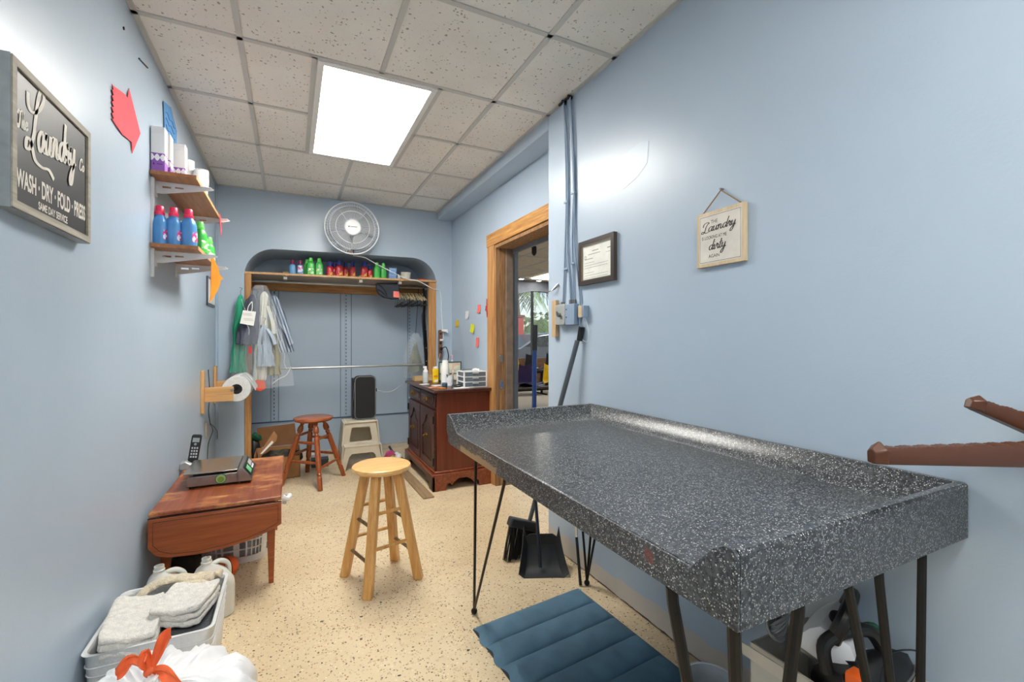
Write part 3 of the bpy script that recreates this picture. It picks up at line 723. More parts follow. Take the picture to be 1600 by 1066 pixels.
# ================================================================== CHERRY CABINET
def cabinet():
    t = thing('cabinet', 'dark cherry wood cabinet with two drawers, two arched doors and bracket feet', 'cabinet', (1.86, 4.0, 0))
    X0, X1, Y0, Y1 = 1.635, 2.10, 3.54, 4.45
    boxo('carcass', (X0, Y0, .15), (X1, Y1, .785), M_CHERRY, t, .003)
    B().prism([(X0-.045, 0), (X1+.008, 0), (X1+.008, .022), (X0-.035, .022)], (0, Y0-.045, .784), (1, 0, 0), (0, 0, 1), (0, Y1-Y0+.09, 0)).build('top', M_CHERRYY, t, .006)
    # plinth with bracket feet: outline of side and front
    def bracket(L):
        return [(0, 0), (.11, 0), (.115, .03), (.12, .05), (.145, .055), (.16, .035), (.18, .06), (.22, .085), (L-.22, .085), (L-.18, .06), (L-.16, .035), (L-.145, .055), (L-.12, .05), (L-.115, .03), (L-.11, 0), (L, 0), (L, .115), (0, .115)]
    Lx = X1-X0+.045; Ly = Y1-Y0+.07
    B().prism(bracket(Lx), (X0-.045, Y0-.035, 0), (1, 0, 0), (0, 0, 1), (0, .02, 0)).build('plinth_side', M_CHBASE, t, .003)
    B().prism(bracket(Ly), (X0-.045, Y0-.035, 0), (0, 1, 0), (0, 0, 1), (.02, 0, 0)).build('plinth_front', M_CHERRYY, t, .003)
    B().prism(bracket(Lx), (X0-.045, Y1+.015, 0), (1, 0, 0), (0, 0, 1), (0, .02, 0)).build('plinth_side', M_CHBASE, t, .003)
    B().box((X0-.045, Y0-.035, .113), (X1, Y1+.035, .135)).build('plinth_moulding', M_CHBASE, t, .004)
    boxo('plinth_cove', (X0-.024, Y0-.018, .134), (X1, Y1+.018, .152), M_CHBASE, t, .008)
    half = (Y1-Y0-.06)/2
    def pull(y, z, par, s=1):
        b = B(); x = X0-.024
        b.cyl((x+.004, y, z), (x-.004, y, z), .017*s, seg=14)
        for k in range(5):
            a = k*2*PI/5; b.sph((x-.004, y+.017*s*math.cos(a), z+.017*s*math.sin(a)), .008*s, .5)
        b.cyl((x-.004, y, z), (x-.02, y, z), .006, .012*s, seg=12).sph((x-.022, y, z), .012*s, .6)
        b.tube([(x-.01, y-.018, z-.004), (x-.016, y-.014, z-.026), (x-.016, y+.014, z-.026), (x-.01, y+.018, z-.004)], .0028, 6)
        return b.build('handle', M_BRASS, par)
    for i in range(2):
        y0 = Y0+.02+i*(half+.02); y1 = y0+half; yc = (y0+y1)/2
        dr = boxo('drawer', (X0-.014, y0, .655), (X0+.01, y1, .765), M_CHERRYY, t, .004)
        B().prism([(y0+.03, .68), (y1-.03, .68), (y1-.03, .742), (y0+.03, .742)], (X0-.022, 0, 0), (0, 1, 0), (0, 0, 1), (.01, 0, 0)).build('raised_panel', M_CHERRYY, dr, .007)
        pull(yc, .712, dr)
        b = B(); pnl = [(y0+.07, .21), (y1-.07, .21), (y1-.07, .47)]+[(yc+.085-.0*k, .50) for k in (0,)]+[(yc+.05, .53), (yc+.035, .56), (yc, .585), (yc-.035, .56), (yc-.05, .53), (yc-.085, .50), (y0+.07, .47)]
        dd = B(); holed(dd, [(y0, .16), (y1, .16), (y1, .635), (y0, .635)], [pnl], (X0-.02, 0, 0), (0, 1, 0), (0, 0, 1), (.018, 0, 0))
        door = dd.build('door', M_CHERRYY, t, .002)
        sh = .86; cyy, czz = yc, .385
        p2 = [((a-cyy)*sh+cyy, (z-czz)*sh+czz) for a, z in pnl]
        B().prism(p2, (X0-.017, 0, 0), (0, 1, 0), (0, 0, 1), (.012, 0, 0)).build('door_panel', M_CHERRYY, door, .006)
        boxo('panel_back', (X0-.006, y0+.03, .18), (X0-.002, y1-.03, .62), M_CHERRYY, door)
        pull(yc+(-.0), .40, door, 1.1)
        hy = y0+.004 if i == 0 else y1-.004
        for z in (.22, .56): B().cyl((X0-.024, hy, z-.022), (X0-.024, hy, z+.022), .006, seg=8).sph((X0-.024, hy, z+.026), .007).sph((X0-.024, hy, z-.026), .007).build('hinge', M_BLKMETAL, door)
cabinet()
o = B().box((1.47, 3.38, 0), (1.555, 4.55, .012), Matrix.Rotation(.02, 3, 'Z')).build('floor_board', wood('dusty_board', (164, 138, 104), (128, 100, 70), 'y', .8), bevel=.003)
tag(o, 'thin dusty strip of wood lying on the floor along the cabinet', 'board')

# ================================================================== LEFT WALL
sg = thing('wall_sign', 'large black sign in a grey weathered frame reading The Laundry Co', 'sign', (0, 1.592, 1.503))
sy0, sy1, sz0, sz1 = 1.376, 1.808, 1.503, 1.838
M_WEATH = wood('weathered_grey_frame', (176, 170, 156), (136, 130, 118), 'y', .7)
fb = B(); holed(fb, [(sy0, sz0), (sy1, sz0), (sy1, sz1), (sy0, sz1)], [[(sy0+.018, sz0+.018), (sy1-.018, sz0+.018), (sy1-.018, sz1-.018), (sy0+.018, sz1-.018)]], (.002, 0, 0), (0, 1, 0), (0, 0, 1), (.030, 0, 0))
fb.build('frame', M_WEATH, sg)
B().box((.001, sy0-.002, sz0-.002), (.029, sy0, sz1+.002)).box((.001, sy1, sz0-.002), (.029, sy1+.002, sz1+.002)).box((.001, sy0, sz0-.002), (.029, sy1, sz0)).box((.001, sy0, sz1), (.029, sy1, sz1+.002)).build('metal_band', M_GALV, sg)
boxo('board', (.002, sy0+.018, sz0+.018), (.0265, sy1-.018, sz1-.018), plain('blackboard_black', (44, 44, 45), .45), sg)
lt = B(); bw, bh = sy1-sy0-.036, sz1-sz0-.036; oy, oz = sy0+.018, sz0+.018
U3, V3 = (0, 1, 0), (0, 0, 1)
def so(u, v): return (.0162, oy+u*bw, oz+v*bh)
Ut = Vector((0, 1, .15)); xs0 = .0267
script_text(lt, 'The', .0200, (xs0, 1.407, 1.690), Ut, (0, 0, 1), .08, .13, sx=.85)
script_text(lt, 'L', .0570, (xs0, 1.462, 1.658), Ut, (0, 0, 1), .22, .10, sx=.78)
script_text(lt, 'aundry', .049, (xs0, 1.497, 1.670), Ut, (0, 0, 1), .06, .115, sx=.74)
script_text(lt, 'Co', .019, (xs0, 1.738, 1.703), Ut, (0, 0, 1), .1, .13, sx=1.15)
text_mesh(lt, 'WASH · DRY · FOLD · PRESS', .058, (xs0, 1.404, 1.557), (0, 1, .025), V3, bold=.0018, fit=.378, depth=.0005)
text_mesh(lt, 'SAME DAY SERVICE', .026, (xs0, 1.502, 1.529), U3, V3, bold=.0006, fit=.160, depth=.0005)
lt.build('lettering', M_CREAMINK, sg, smooth=False)
# red paper arrow with zigzag edge
M_RED = M('coral_paper', (236, 74, 88), .75)
ar = [(2.095, 2.125), (2.20, 2.13), (2.235, 2.16), (2.238, 2.215), (2.30, 2.20), (2.432, 2.085), (2.325, 1.96), (2.30, 2.005), (2.25, 2.02), (2.14, 1.99), (2.10, 1.985)]
zz = []
for k in range(13):
    q = 2.0+.125*k/12; zz.append((2.088+(.02 if k % 2 else 0), q))
arp = [(2.10, 2.125), (2.22, 2.155), (2.265, 2.16), (2.28, 2.205), (2.432, 2.088), (2.322, 1.962), (2.315, 2.005), (2.2, 1.99)]+zz
B().prism(arp, (.004, 0, 0), (0, 1, 0), (0, 0, 1), (.0015, 0, 0)).build('paper_arrow', M_RED)
o = [x for x in COL.objects if x.name == 'paper_arrow'][0]; tag(o, 'coral red paper arrow with a zigzag end taped on the left wall', 'paper arrow')
M_BLP = M('blue_paper', (86, 144, 198), .8)
o = B().prism([(2.82, 2.41), (2.98, 2.45), (3.12, 2.38), (3.10, 2.22), (3.0, 2.12), (2.86, 2.2)], (.004, 0, 0), (0, 1, 0), (0, 0, 1), (.0015, 0, 0)).build('paper_note', M_BLP)
tag(o, 'larger blue handwritten paper note high above the upper shelf', 'paper note')
b = B()
for k in range(5):
    b.tube(cr([(.0058, 2.87+.2*i/6, 2.375-.035*k+.008*math.sin(i*2.1+k)) for i in range(7)], 3), .0018, 4)
b.build('handwriting', M('blue_ink', (40, 84, 140), .7), o)
o = boxo('paper_note', (.003, 3.22, 2.20), (.005, 3.30, 2.33), M('deep_blue_paper', (48, 108, 176), .8)); tag(o, 'small deep blue paper slip beside the larger blue note', 'paper note')
o = B().cyl((.0, 2.23, 2.41), (.004, 2.23, 2.41), .006, seg=10).build('wall_screw', M_BLKMETAL); tag(o, 'small dark screw head high on the left wall above the paper arrow', 'screw')
o = B().tube([(.003, 2.42, 2.40), (.003, 2.55, 2.43)], .003, 6).build('wall_wire', M_BLKMETAL); tag(o, 'short dark wire at the ceiling edge of the left wall', 'wire')

# shelves
def bracket(name, par, y, zt, reach, drop=.055):
    p = [(0, zt), (reach, zt-.004), (reach, zt-.012), (.03, zt-drop), (0, zt-drop)]
    bb = B(); holed(bb, p, [[(.025, zt-.018), (.06, zt-.018), (.06, zt-.027), (.025, zt-.027)], [(.075, zt-.016), (.11, zt-.016), (.11, zt-.023), (.075, zt-.023)]], (0, y-.002, 0), (1, 0, 0), (0, 0, 1), (0, .004, 0))
    bb.box((0, y-.012, zt-drop-.02), (.004, y+.012, zt)).box((0, y-.011, zt-.003), (reach-.01, y+.011, zt))
    return bb.build(name, M_WHITEP, par)
def wall_shelf(label, z, y0, y1, depth, br):
    t = thing('wall_shelf', label, 'shelf', (0, (y0+y1)/2, z-.05))
    boxo('board', (.004, y0, z-.018), (depth, y1, z), M_SHELFB, t, .001)
    boxo('board_edge', (depth, y0, z-.018), (depth+.003, y1, z), M_SHELFE, t)
    for y, r in br: bracket('bracket', t, y, z-.0185, r)
    for ya, yb in ((br[0][0], br[-1][0]),):
        pass
    return t
wall_shelf('upper wood board shelf on white brackets holding cartons and paper cups', 1.985, 2.58, 3.50, .178, ((2.70, .235), (3.36, .235)))
wall_shelf('lower wood board shelf on white brackets holding detergent bottles', 1.652, 2.58, 3.22, .185, ((2.70, .25), (3.12, .25)))
o = B().box((.0, 2.61, 1.50), (.012, 2.625, 1.96)).build('shelf_standard', M_WHITEP); tag(o, 'white metal shelf standard on the wall under the shelf brackets', 'bracket rail')
o = B().prism([(3.30, 1.99), (3.38, 1.965), (3.40, 1.90), (3.36, 1.86), (3.33, 1.90)], (.186, 0, 0), (0, 1, 0), (0, 0, 1), (.0015, 0, 0)).build('paper_tag', M_RED); tag(o, 'red paper slip hanging from the edge of the upper shelf', 'paper slip')

# cartons and cups on the upper shelf
t = NT('carton_print'); pos = t.tc.outputs['Object']; s = t.n('ShaderNodeSeparateXYZ'); t.l(pos, s.inputs[0])
low = t.math('LESS_THAN', s.outputs['Z'], .085)
col_ = t.mix(low, lin((240, 240, 240)), lin((146, 90, 178)))
uu = t.math('ADD', s.outputs['X'], s.outputs['Y']); wv = t.math('SINE', t.math('MULTIPLY', uu, 150)); 
rr = t.math('ABSOLUTE', t.math('SUBTRACT', s.outputs['Z'], .065)); blob = t.math('LESS_THAN', rr, t.math('MULTIPLY_ADD', t.math('ABSOLUTE', wv), .014, .002))
col_ = t.mix(blob, col_, lin((244, 244, 244))); t.col(col_); M_CARTON = t.fin(.5)
cdat = [(.030, 2.625, .052, .058, .208, 0, 'white and purple carton nearest on the upper shelf, fully in view'), (.036, 2.705, .052, .058, .208, 0, 'middle white and purple carton, half hidden on the upper shelf'), (.078, 2.80, .052, .058, .205, 0, 'farthest of the white and purple cartons, beside the paper cups')]
for x, y, wx, wy, h, rz, lab in cdat:
    c = thing('carton', lab, 'carton', (x, y, 1.985), 'cartons on the upper shelf')
    b = boxo('box', (x-wx/2, y-wy/2, 1.985), (x+wx/2, y+wy/2, 1.985+h), M_CARTON, c, .0015)
    boxo('lid_flap', (x-wx/2+.002, y-wy/2-.0008, 1.985+h-.03), (x+wx/2-.002, y-wy/2, 1.985+h-.001), M('carton_white', (236, 236, 236), .5), c)
    tb_ = B(); zq = 1.985+.03; yq = y-wy/2-.001; xq = x-wx/2
    tb_.b.faces.new([tb_.b.verts.new(p) for p in ((xq+.007, yq, zq), (xq+.015, yq, zq), (xq+.011, yq, zq+.012))]); tb_.box((xq+.022, yq-.0003, zq+.003), (xq+.044, yq, zq+.006)); tb_.build('print', M('dark_purple_ink', (70, 34, 100), .6), c, smooth=False)
def cup_stack(x, y, z, n, r, h, step, lab, group, first=None):
    t = thing('paper_cup_stack', lab, 'cups', (x, y, z), group)
    b = B(); prof = []
    for k in range(n):
        q = z+k*step
        prof += [(r*.74+.0, q-z+ (0 if k == 0 else h*.0)), (r, q-z+h if k == n-1 else q-z+step*.8)]
    # lowest cup body then the rims of the nested ones
    b.lathe((x, y, z), [(0, .0), (r*.72, 0), (r, h-.004), (r+.002, h), (r-.001, h), (r*.70, .004), (0, .004)], 24)
    b.build('cup', M_PAPER, t)
    for k in range(1, n):
        zz_ = z+k*step
        B().lathe((x, y, zz_), [(r*.86, h*.6), (r, h-.004), (r+.002, h), (r-.001, h)], 24, capped=False).build('cup', M_PAPER, t)
    return t
def cup_inv(x, y, z, n, r, h, step, lab, group):
    t = thing('paper_cup_stack', lab, 'cups', (x, y, z), group)
    for k in range(n):
        B().lathe((x, y, z+k*step), [(r-.001, 0), (r+.002, 0), (r+.002, .004), (r, .006), (r*.73, h), (0, h)] if k == n-1 else [(r-.001, 0), (r+.002, 0), (r+.002, .004), (r, .006), (r*.9, h*.4)], 24, capped=False).build('cup', M_PAPER, t)
    return t
cup_stack(.088, 2.925, 1.985, 8, .030, .09, .012, 'stack of white paper cups on the upper shelf next to the cartons', 'white paper cups on the upper shelf')
cup_inv(.140, 2.91, 1.985, 6, .033, .075, .010, 'upturned stack of white paper cups nearest the front edge of the upper shelf', 'white paper cups on the upper shelf')
cup_stack(.135, 3.02, 1.985, 7, .034, .09, .012, 'third stack of white paper cups, farthest along the upper shelf', 'white paper cups on the upper shelf')

# detergent bottles
def bottle(loc, rz, h, w, d, body, cap, label, cat='bottle', group=None, sticker=None, cap_h=.22, capr=.36, handle=True):
    x, y, z = loc; t = thing('detergent_bottle', label, cat, (0, 0, 0), group)
    b = B(); R = []
    hb = h*(1-cap_h)
    for q, sw, sd in ((0, .86, .86), (.02, .98, .98), (.1, 1, 1), (.45, 1, 1), (.66, .99, .98), (.80, .92, .90), (.89, .72, .74), (.95, .52, .56), (1.0, .48, .52)):
        rw, rd = w/2*sw, d/2*sd; ring = []
        for k in range(20):
            a = 2*PI*k/20; c, s_ = math.cos(a), math.sin(a); e = .62
            ring.append((rw*math.copysign(abs(c)**e, c), rd*math.copysign(abs(s_)**e, s_), hb*q))
        R.append(ring)
    b.rings(R); b.build('body', body, t)
    r = w*capr
    B().lathe((0, 0, hb-.004), [(0, 0), (r*1.12, 0), (r*1.12, h*.07), (r*.98, h*.08), (r*.9, h*cap_h), (r*.8, h*cap_h+.003), (0, h*cap_h+.003)], 20).build('cap', cap, t)
    if handle: B().tube(cr([(w*.38, 0, hb*.86), (w*.60, 0, hb*.72), (w*.60, 0, hb*.45), (w*.46, 0, hb*.36)], 5), w*.09, 8).build('handle', body, t)
    if sticker:
        q = B(); rw, rd = w/2+.0006, d/2+.0006
        def f(u, v):
            a = -PI/2+(u-.5)*1.15; c, s_ = math.cos(a), math.sin(a)
            return Vector((rw*math.copysign(abs(c)**.62, c), rd*math.copysign(abs(s_)**.62, s_), hb*(.16+.34*v)))
        q.grid(f, 10, 4).build('label', sticker, t)
    t.location = loc; t.rotation_euler = (0, 0, rz); return t
def sticker(name, base, spot, spot2, sc_=28):
    t = NT(name); v = t.noise(sc_, None, 2)
    t.col(t.ramp(v, [(.42, lin(base)), (.46, lin(spot)), (.56, lin(spot)), (.60, lin(spot2))], 'CONSTANT')); return t.fin(.4)
M_BLB = M('blue_bottle', (82, 148, 210), .3); M_PKC = M('pink_cap', (222, 36, 84), .3); M_GRB = M('green_bottle', (66, 190, 76), .3); M_GRC = M('lime_cap', (104, 216, 96), .3)
M_RDB = M('red_bottle', (198, 28, 40), .3); M_BLC = M('blue_cap', (52, 60, 150), .3); M_MGC = M('magenta_cap', (136, 24, 72), .3); M_LBB = M('light_blue_bottle', (96, 158, 206), .3)
ST_B = sticker('flower_sticker', (206, 222, 240), (214, 70, 140), (120, 170, 216), 30)
ST_R = sticker('yellow_print_sticker', (198, 28, 40), (232, 196, 60), (198, 28, 40), 26)
ST_G = sticker('red_white_sticker', (120, 206, 110), (238, 240, 226), (226, 120, 60), 30)
z = 1.652
b0 = bottle((.031, 2.625, z), 1.1, .182, .050, .066, M_BLB, M_PKC, 'blue bottle with pink cap on the lower shelf, the one against the wall', group='blue detergent bottles with pink caps', sticker=ST_B)
dup(b0, (.083, 2.63, z), 1.1, label='blue bottle with pink cap on the lower shelf, the middle one of three')
dup(b0, (.141, 2.635, z), 1.1, label='blue bottle with pink cap on the lower shelf, the one at the front edge')
g0 = bottle((.072, 2.80, z), .9, .158, .048, .06, M_GRB, M_GRC, 'green bottle behind the wall side blue bottles on the lower shelf', group='green detergent bottles on the lower shelf', sticker=ST_G)
dup(g0, (.120, 2.80, z), .9, label='green bottle seen between the middle and front blue bottles')
dup(g0, (.165, 2.78, z), .9, label='green bottle just behind the front blue bottle on the lower shelf')
dup(g0, (.172, 2.90, z), .9, label='partly hidden green bottle low behind the front green one', scale=(.8, .8, .62))
dup(g0, (.15, 3.17, z), .9, label='single green bottle at the far end of the lower shelf')
# orange starfish shaped paper hanging from the lower shelf
M_OR = plain('orange_paper', (244, 140, 24), .7, var=.2, nscale=8); M_OR2 = M('yellow_orange_paper', (250, 172, 40), .7)
oc = thing('paper_moon', 'orange crescent shaped paper decoration hanging off the lower shelf', 'decoration', (.23, 2.74, 1.40))
cm = [(-.02, .12), (.0, .10), (.03, .06), (.045, .02), (.075, .005), (.05, -.005), (.045, -.03), (.02, -.07), (-.02, -.115), (-.04, -.13), (-.03, -.09), (-.028, -.04), (-.028, .0), (-.026, .06)]
B().prism(cm, (.215, 2.86, 1.535), (.5, .45, 0), (0, 0, 1), (.002, -.002, 0)).build('crescent', M_OR, oc)
B().prism([(-.02, .12), (0, .10), (.03, .06), (.045, .02), (.075, .005), (.05, -.005), (.045, -.03), (.02, -.07), (-.0, -.09), (.02, -.03), (.024, .0), (.015, .05)], (.214, 2.858, 1.536), (.5, .45, 0), (0, 0, 1), (.001, -.001, 0)).build('yellow_face', M_OR2, oc)
B().tube([(.205, 2.85, 1.652), (.204, 2.85, 1.655)], .003, 6).build('tape', M_PAPER, oc)
o = rb(0, .012, 4.14, 4.50, 1.475, 1.70, .01, 'x').build('framed_notice', M('dark_slim_frame', (62, 72, 84), .4)); tag(o, 'small dark framed paper on the left wall in the back corner', 'picture frame')
B().box((.012, 4.16, 1.495), (.0135, 4.48, 1.68)).build('paper', M_PAPER, o)

# bag roll dispenser
rd = thing('roll_dispenser', 'light pine wall bracket with two arms holding the plastic roll', 'dispenser', (0, 4.2, .67))
boxo('near_plank', (.001, 3.89, .675), (.02, 3.96, .985), M_HALLPINE, rd, .002)
boxo('far_plank', (.001, 4.50, .675), (.02, 4.57, .985), M_HALLPINE, rd, .002)
boxo('near_arm', (.02, 3.925, .755), (.20, 3.943, .862), M_HALLPINEX, rd, .002)
boxo('far_arm', (.02, 4.525, .755), (.20, 4.543, .862), M_HALLPINEX, rd, .002)
B().cyl((.19, 3.92, .838), (.19, 4.55, .838), .010, seg=12).build('rod', M_STEEL, rd)
rl = thing('bag_roll', 'thick roll of clear plastic garment bags on the pine wall bracket', 'plastic roll', (.215, 4.22, .74))
B().lathe((.215, 3.965, .838), [(.038, 0), (.092, 0), (.095, .006), (.095, .40), (.092, .41), (.038, .41)], 36, 'y', False).build('plastic_film', plain('rolled_plastic_film', (214, 216, 214), .35, var=.08, nscale=50), rl)
B().lathe((.215, 3.97, .838), [(.016, 0), (.036, 0), (.038, .003), (.038, .40), (.016, .40)], 24, 'y', False).build('core', M_BLACK, rl)
b = B()
for k in range(6): a = k*PI/3; b.box((.215-.003, 3.972, .838), (.215+.003, 3.976, .838+.034), Matrix.Rotation(a, 3, 'Y'), (.215, 3.974, .838))
b.build('core_spokes', M_BLACK, rl)
b = B(); b.grid(lambda u, v: Vector((.215+.02+.10*u+.0, 4.00+.36*v, .838+.094-.11*u*u+.008*math.sin(v*14+u*3))), 8, 14, .0015); b.build('loose_end', clear_plastic('film_tail', (216, 220, 222), .7, .25), rl)

# wall outlet with cords in back corner
oa = thing('wall_outlet', 'small beige outlet with dark cords on the left wall below the roll', 'outlet', (0, 4.12, .40))
rb(.0, .012, 4.08, 4.155, .47, .585, .01, 'x').build('cover_plate', M('aged_beige_plate', (196, 192, 178), .5), oa, .002)
B().tube(cr([(.014, 4.14, .98), (.02, 4.16, .8), (.015, 4.15, .66), (.03, 4.12, .56)], 6), .004, 6).tube(cr([(.03, 4.12, .56), (.035, 4.2, .5), (.02, 4.1, .42), (.02, 4.05, .30)], 6), .003, 6).tube(cr([(.03, 4.12, .57), (.05, 4.3, .48), (.04, 4.4, .40)], 6), .003, 6).build('cords', M('dark_cord', (70, 76, 82), .5), oa)

# ================================================================== SMALL DROP LEAF TABLE
tb = thing('drop_leaf_table', 'low mahogany drop leaf table with a worn scratched top against the left wall', 'table', (.28, 2.9, 0))
boxo('tabletop', (.022, 2.47, .43), (.54, 3.34, .45), M_TBLTOP, tb, .005)
boxo('apron', (.05, 2.53, .30), (.51, 3.28, .43), M_TBL, tb, .002)
leaf = [(.022, .425), (.022, .30), (.05, .262), (.10, .247), (.20, .240), (.30, .246), (.40, .264), (.48, .290), (.54, .318), (.54, .425)]
lf = B().prism(leaf, (0, 2.462, 0), (1, 0, 0), (0, 0, 1), (0, .018, 0)).build('drop_leaf', M_TBL, tb, .003)
inl = [(.04, .41), (.04, .312), (.064, .282), (.11, .262), (.20, .256), (.30, .262), (.40, .279), (.47, .302), (.525, .328), (.525, .41)]
B().tube([(x, 2.4617, z) for x, z in inl], .0012, 4, True).build('inlay_line', plain('dark_inlay', (58, 26, 16), .4), lf)
B().box((.022, 2.4645, .425), (.54, 2.47, .4285)).build('hinge_gap', M('table_gap_shadow', (40, 20, 14), .6), tb)
for x, y in ((.05, 2.545), (.475, 2.545), (.05, 3.24), (.475, 3.24)):
    B().rings([[(x+.018-r, y-r+.018, z), (x+.018+r, y-r+.018, z), (x+.018+r, y+r+.018, z), (x+.018-r, y+r+.018, z)] for r, z in ((.011, 0), (.019, .30), (.021, .43))]).build('leg', M_TBL, tb, .002)
o = B().tube(cr([(.543, 2.49, .44), (.565, 2.50, .425), (.575, 2.56, .42), (.56, 2.60, .405), (.548, 2.60, .37)], 5), .012, 8).build('clip', M_WHITEP); tag(o, 'white plastic clip on the right edge of the low mahogany table', 'clip')

# scale on the table
scl = thing('kitchen_scale', 'stainless steel counter scale with a green sticker on the mahogany table', 'scale', (.24, 2.93, .45))
ang = .06
def sr(b): return b
B().prism([(.105, .462), (.335, .462), (.335, .515), (.112, .512)], (0, 2.775, 0), (1, 0, 0), (0, 0, 1), (0, .30, 0)).build('body', M_STEEL, scl, .004)
boxo('pan', (.092, 2.775, .524), (.33, 3.08, .531), plain('steel_pan', (168, 164, 158), .2, .9, nscale=40), scl, .003)
B().box((.13, 2.81, .51), (.30, 3.05, .524)).build('pan_support', M_BLACK, scl)
cpn = B().prism([(.325, .462), (.395, .462), (.395, .475), (.352, .535), (.335, .535), (.325, .515)], (0, 2.775, 0), (1, 0, 0), (0, 0, 1), (0, .30, 0)).build('control_housing', M_STEEL, scl, .002)
dvec = Vector((.043, 0, -.06)).normalized()
def onp(y, q): return Vector((.352, y, .535))+dvec*q+Vector((.06, 0, .043)).normalized()*.0008
b = B(); vs = [onp(2.80, .006), onp(3.05, .006), onp(3.05, .066), onp(2.80, .066)]; n_ = Vector((.06, 0, .043)).normalized()*.0015
b.rings([vs, [p+n_ for p in vs]]).build('display_panel', M_BLACK, cpn)
for (y0, y1, q0, q1, m) in ((2.93, 3.03, .015, .04, M('lcd_grey', (196, 202, 196), .3)), (2.82, 2.90, .018, .055, M('green_keypad', (110, 200, 140), .4)), (2.93, 3.02, .046, .058, M_WHITEP)):
    vs = [onp(y0, q0)+n_, onp(y1, q0)+n_, onp(y1, q1)+n_, onp(y0, q1)+n_]; B().rings([vs, [p+n_*.5 for p in vs]]).build('screen' if y0 > 2.9 else 'keypad', m, cpn)
st = B().cyl((.255, 2.7745, .489), (.255, 2.7735, .489), .026, seg=28).build('sticker', M('teal_sticker', (40, 120, 110), .4), scl)
B().cyl((.255, 2.7737, .489), (.255, 2.7729, .489), .0215, seg=28).build('sticker_ring', M('pale_green_sticker', (170, 196, 130), .4), st)
B().cyl((.255, 2.7731, .4855), (.255, 2.7725, .4855), .015, seg=20).build('sticker_centre', M('green_sticker_centre', (120, 160, 60), .4), st)
B().sph((.257, 2.7735, .496), .010, 1.3, .06, .8).build('sticker_top', M('cream_sticker', (236, 226, 180), .5), st)
for x in (.125, .35):
    for y in (2.80, 3.05): B().cyl((x, y, .45), (x, y, .463), .011, seg=12).build('foot', M_BLACK, scl)

# cordless phone
ph = thing('cordless_phone', 'black cordless phone standing in a silver cradle behind the scale', 'phone', (.06, 3.25, .45))
B().prism([(0, .45), (.09, .45), (.09, .465), (.06, .48), (.03, .50), (.0, .49)], (.0, 3.20, 0), (1, 0, 0), (0, 0, 1), (0, .09, 0)).build('cradle', plain('silver_cradle', (180, 184, 186), .35, .3), ph, .006)
R_ = Matrix.Rotation(-.18, 3, 'X') @ Matrix.Rotation(.12, 3, 'Y')
hs = rb(.033, .083, 3.235, 3.257, .475, .645, .012, 'y'); bmesh.ops.rotate(hs.b, verts=hs.b.verts, cent=(.058, 3.245, .48), matrix=R_)
hp = hs.build('handset', M_BLACK, ph, .004)
b = B().box((.041, 3.2335, .60), (.075, 3.2348, .625)); bmesh.ops.rotate(b.b, verts=b.b.verts, cent=(.058, 3.245, .48), matrix=R_); b.build('phone_screen', M('phone_lcd', (150, 160, 164), .3), hp)
b = B()
for i in range(3):
    for j in range(4): b.box((.042+i*.0125, 3.2325, .51+j*.017), (.050+i*.0125, 3.2348, .52+j*.017))
bmesh.ops.rotate(b.b, verts=b.b.verts, cent=(.058, 3.245, .48), matrix=R_); b.build('keys', M('grey_keys', (190, 194, 196), .4), hp)
b = B().cyl((.058, 3.2325, .588), (.058, 3.2348, .588), .007); bmesh.ops.rotate(b.b, verts=b.b.verts, cent=(.058, 3.245, .48), matrix=R_); b.build('nav_button', M_CHROME, hp)

# ================================================================== UNDER AND IN FRONT OF THE SMALL TABLE
lb = thing('laundry_basket', 'white plastic laundry basket with square holes under the mahogany table', 'basket', (.31, 3.03, 0))
def basket():
    b = B(); n = 48; bm_ = b.b
    def P_(k, z, off=0):
        a = 2*PI*k/n; c, s_ = math.cos(a), math.sin(a); e = .55; q = z/.24
        rx = .165+.02*q-off; ry = .205+.025*q-off
        return Vector((.305+rx*math.copysign(abs(c)**e, c), 3.05+ry*math.copysign(abs(s_)**e, s_), z))
    zs = [0, .03, .038, .075, .083, .12, .128, .165, .173, .21, .24]
    for k in range(n):
        solid = (k % 12 in (5, 6)) or k % 2 == 0
        for i in range(len(zs)-1):
            gap = zs[i+1]-zs[i] > .02 and 0 < i < len(zs)-2
            if gap:
                # vertical bar: one quarter of the cell, or the full cell if solid corner
                w1 = 1.0 if (k % 12 in (5, 6)) else .28
                ps = [P_(k, zs[i]), P_(k+w1, zs[i]), P_(k+w1, zs[i+1]), P_(k, zs[i+1])]
            else: ps = [P_(k, zs[i]), P_(k+1, zs[i]), P_(k+1, zs[i+1]), P_(k, zs[i+1])]
            bm_.faces.new([bm_.verts.new(p) for p in ps])
    bm_.faces.new([bm_.verts.new(P_(k, .001)) for k in range(n)])
    bmesh.ops.remove_doubles(bm_, verts=bm_.verts, dist=1e-4); bm_.normal_update()
    bmesh.ops.solidify(bm_, geom=list(bm_.faces), thickness=.003)
    b.build('body', M_WHITEP, lb)
    B().tube([P_(k, .243, -.004) for k in range(n)], .007, 8, True).build('rim', M_WHITEP, lb)
basket()
o = B(); 
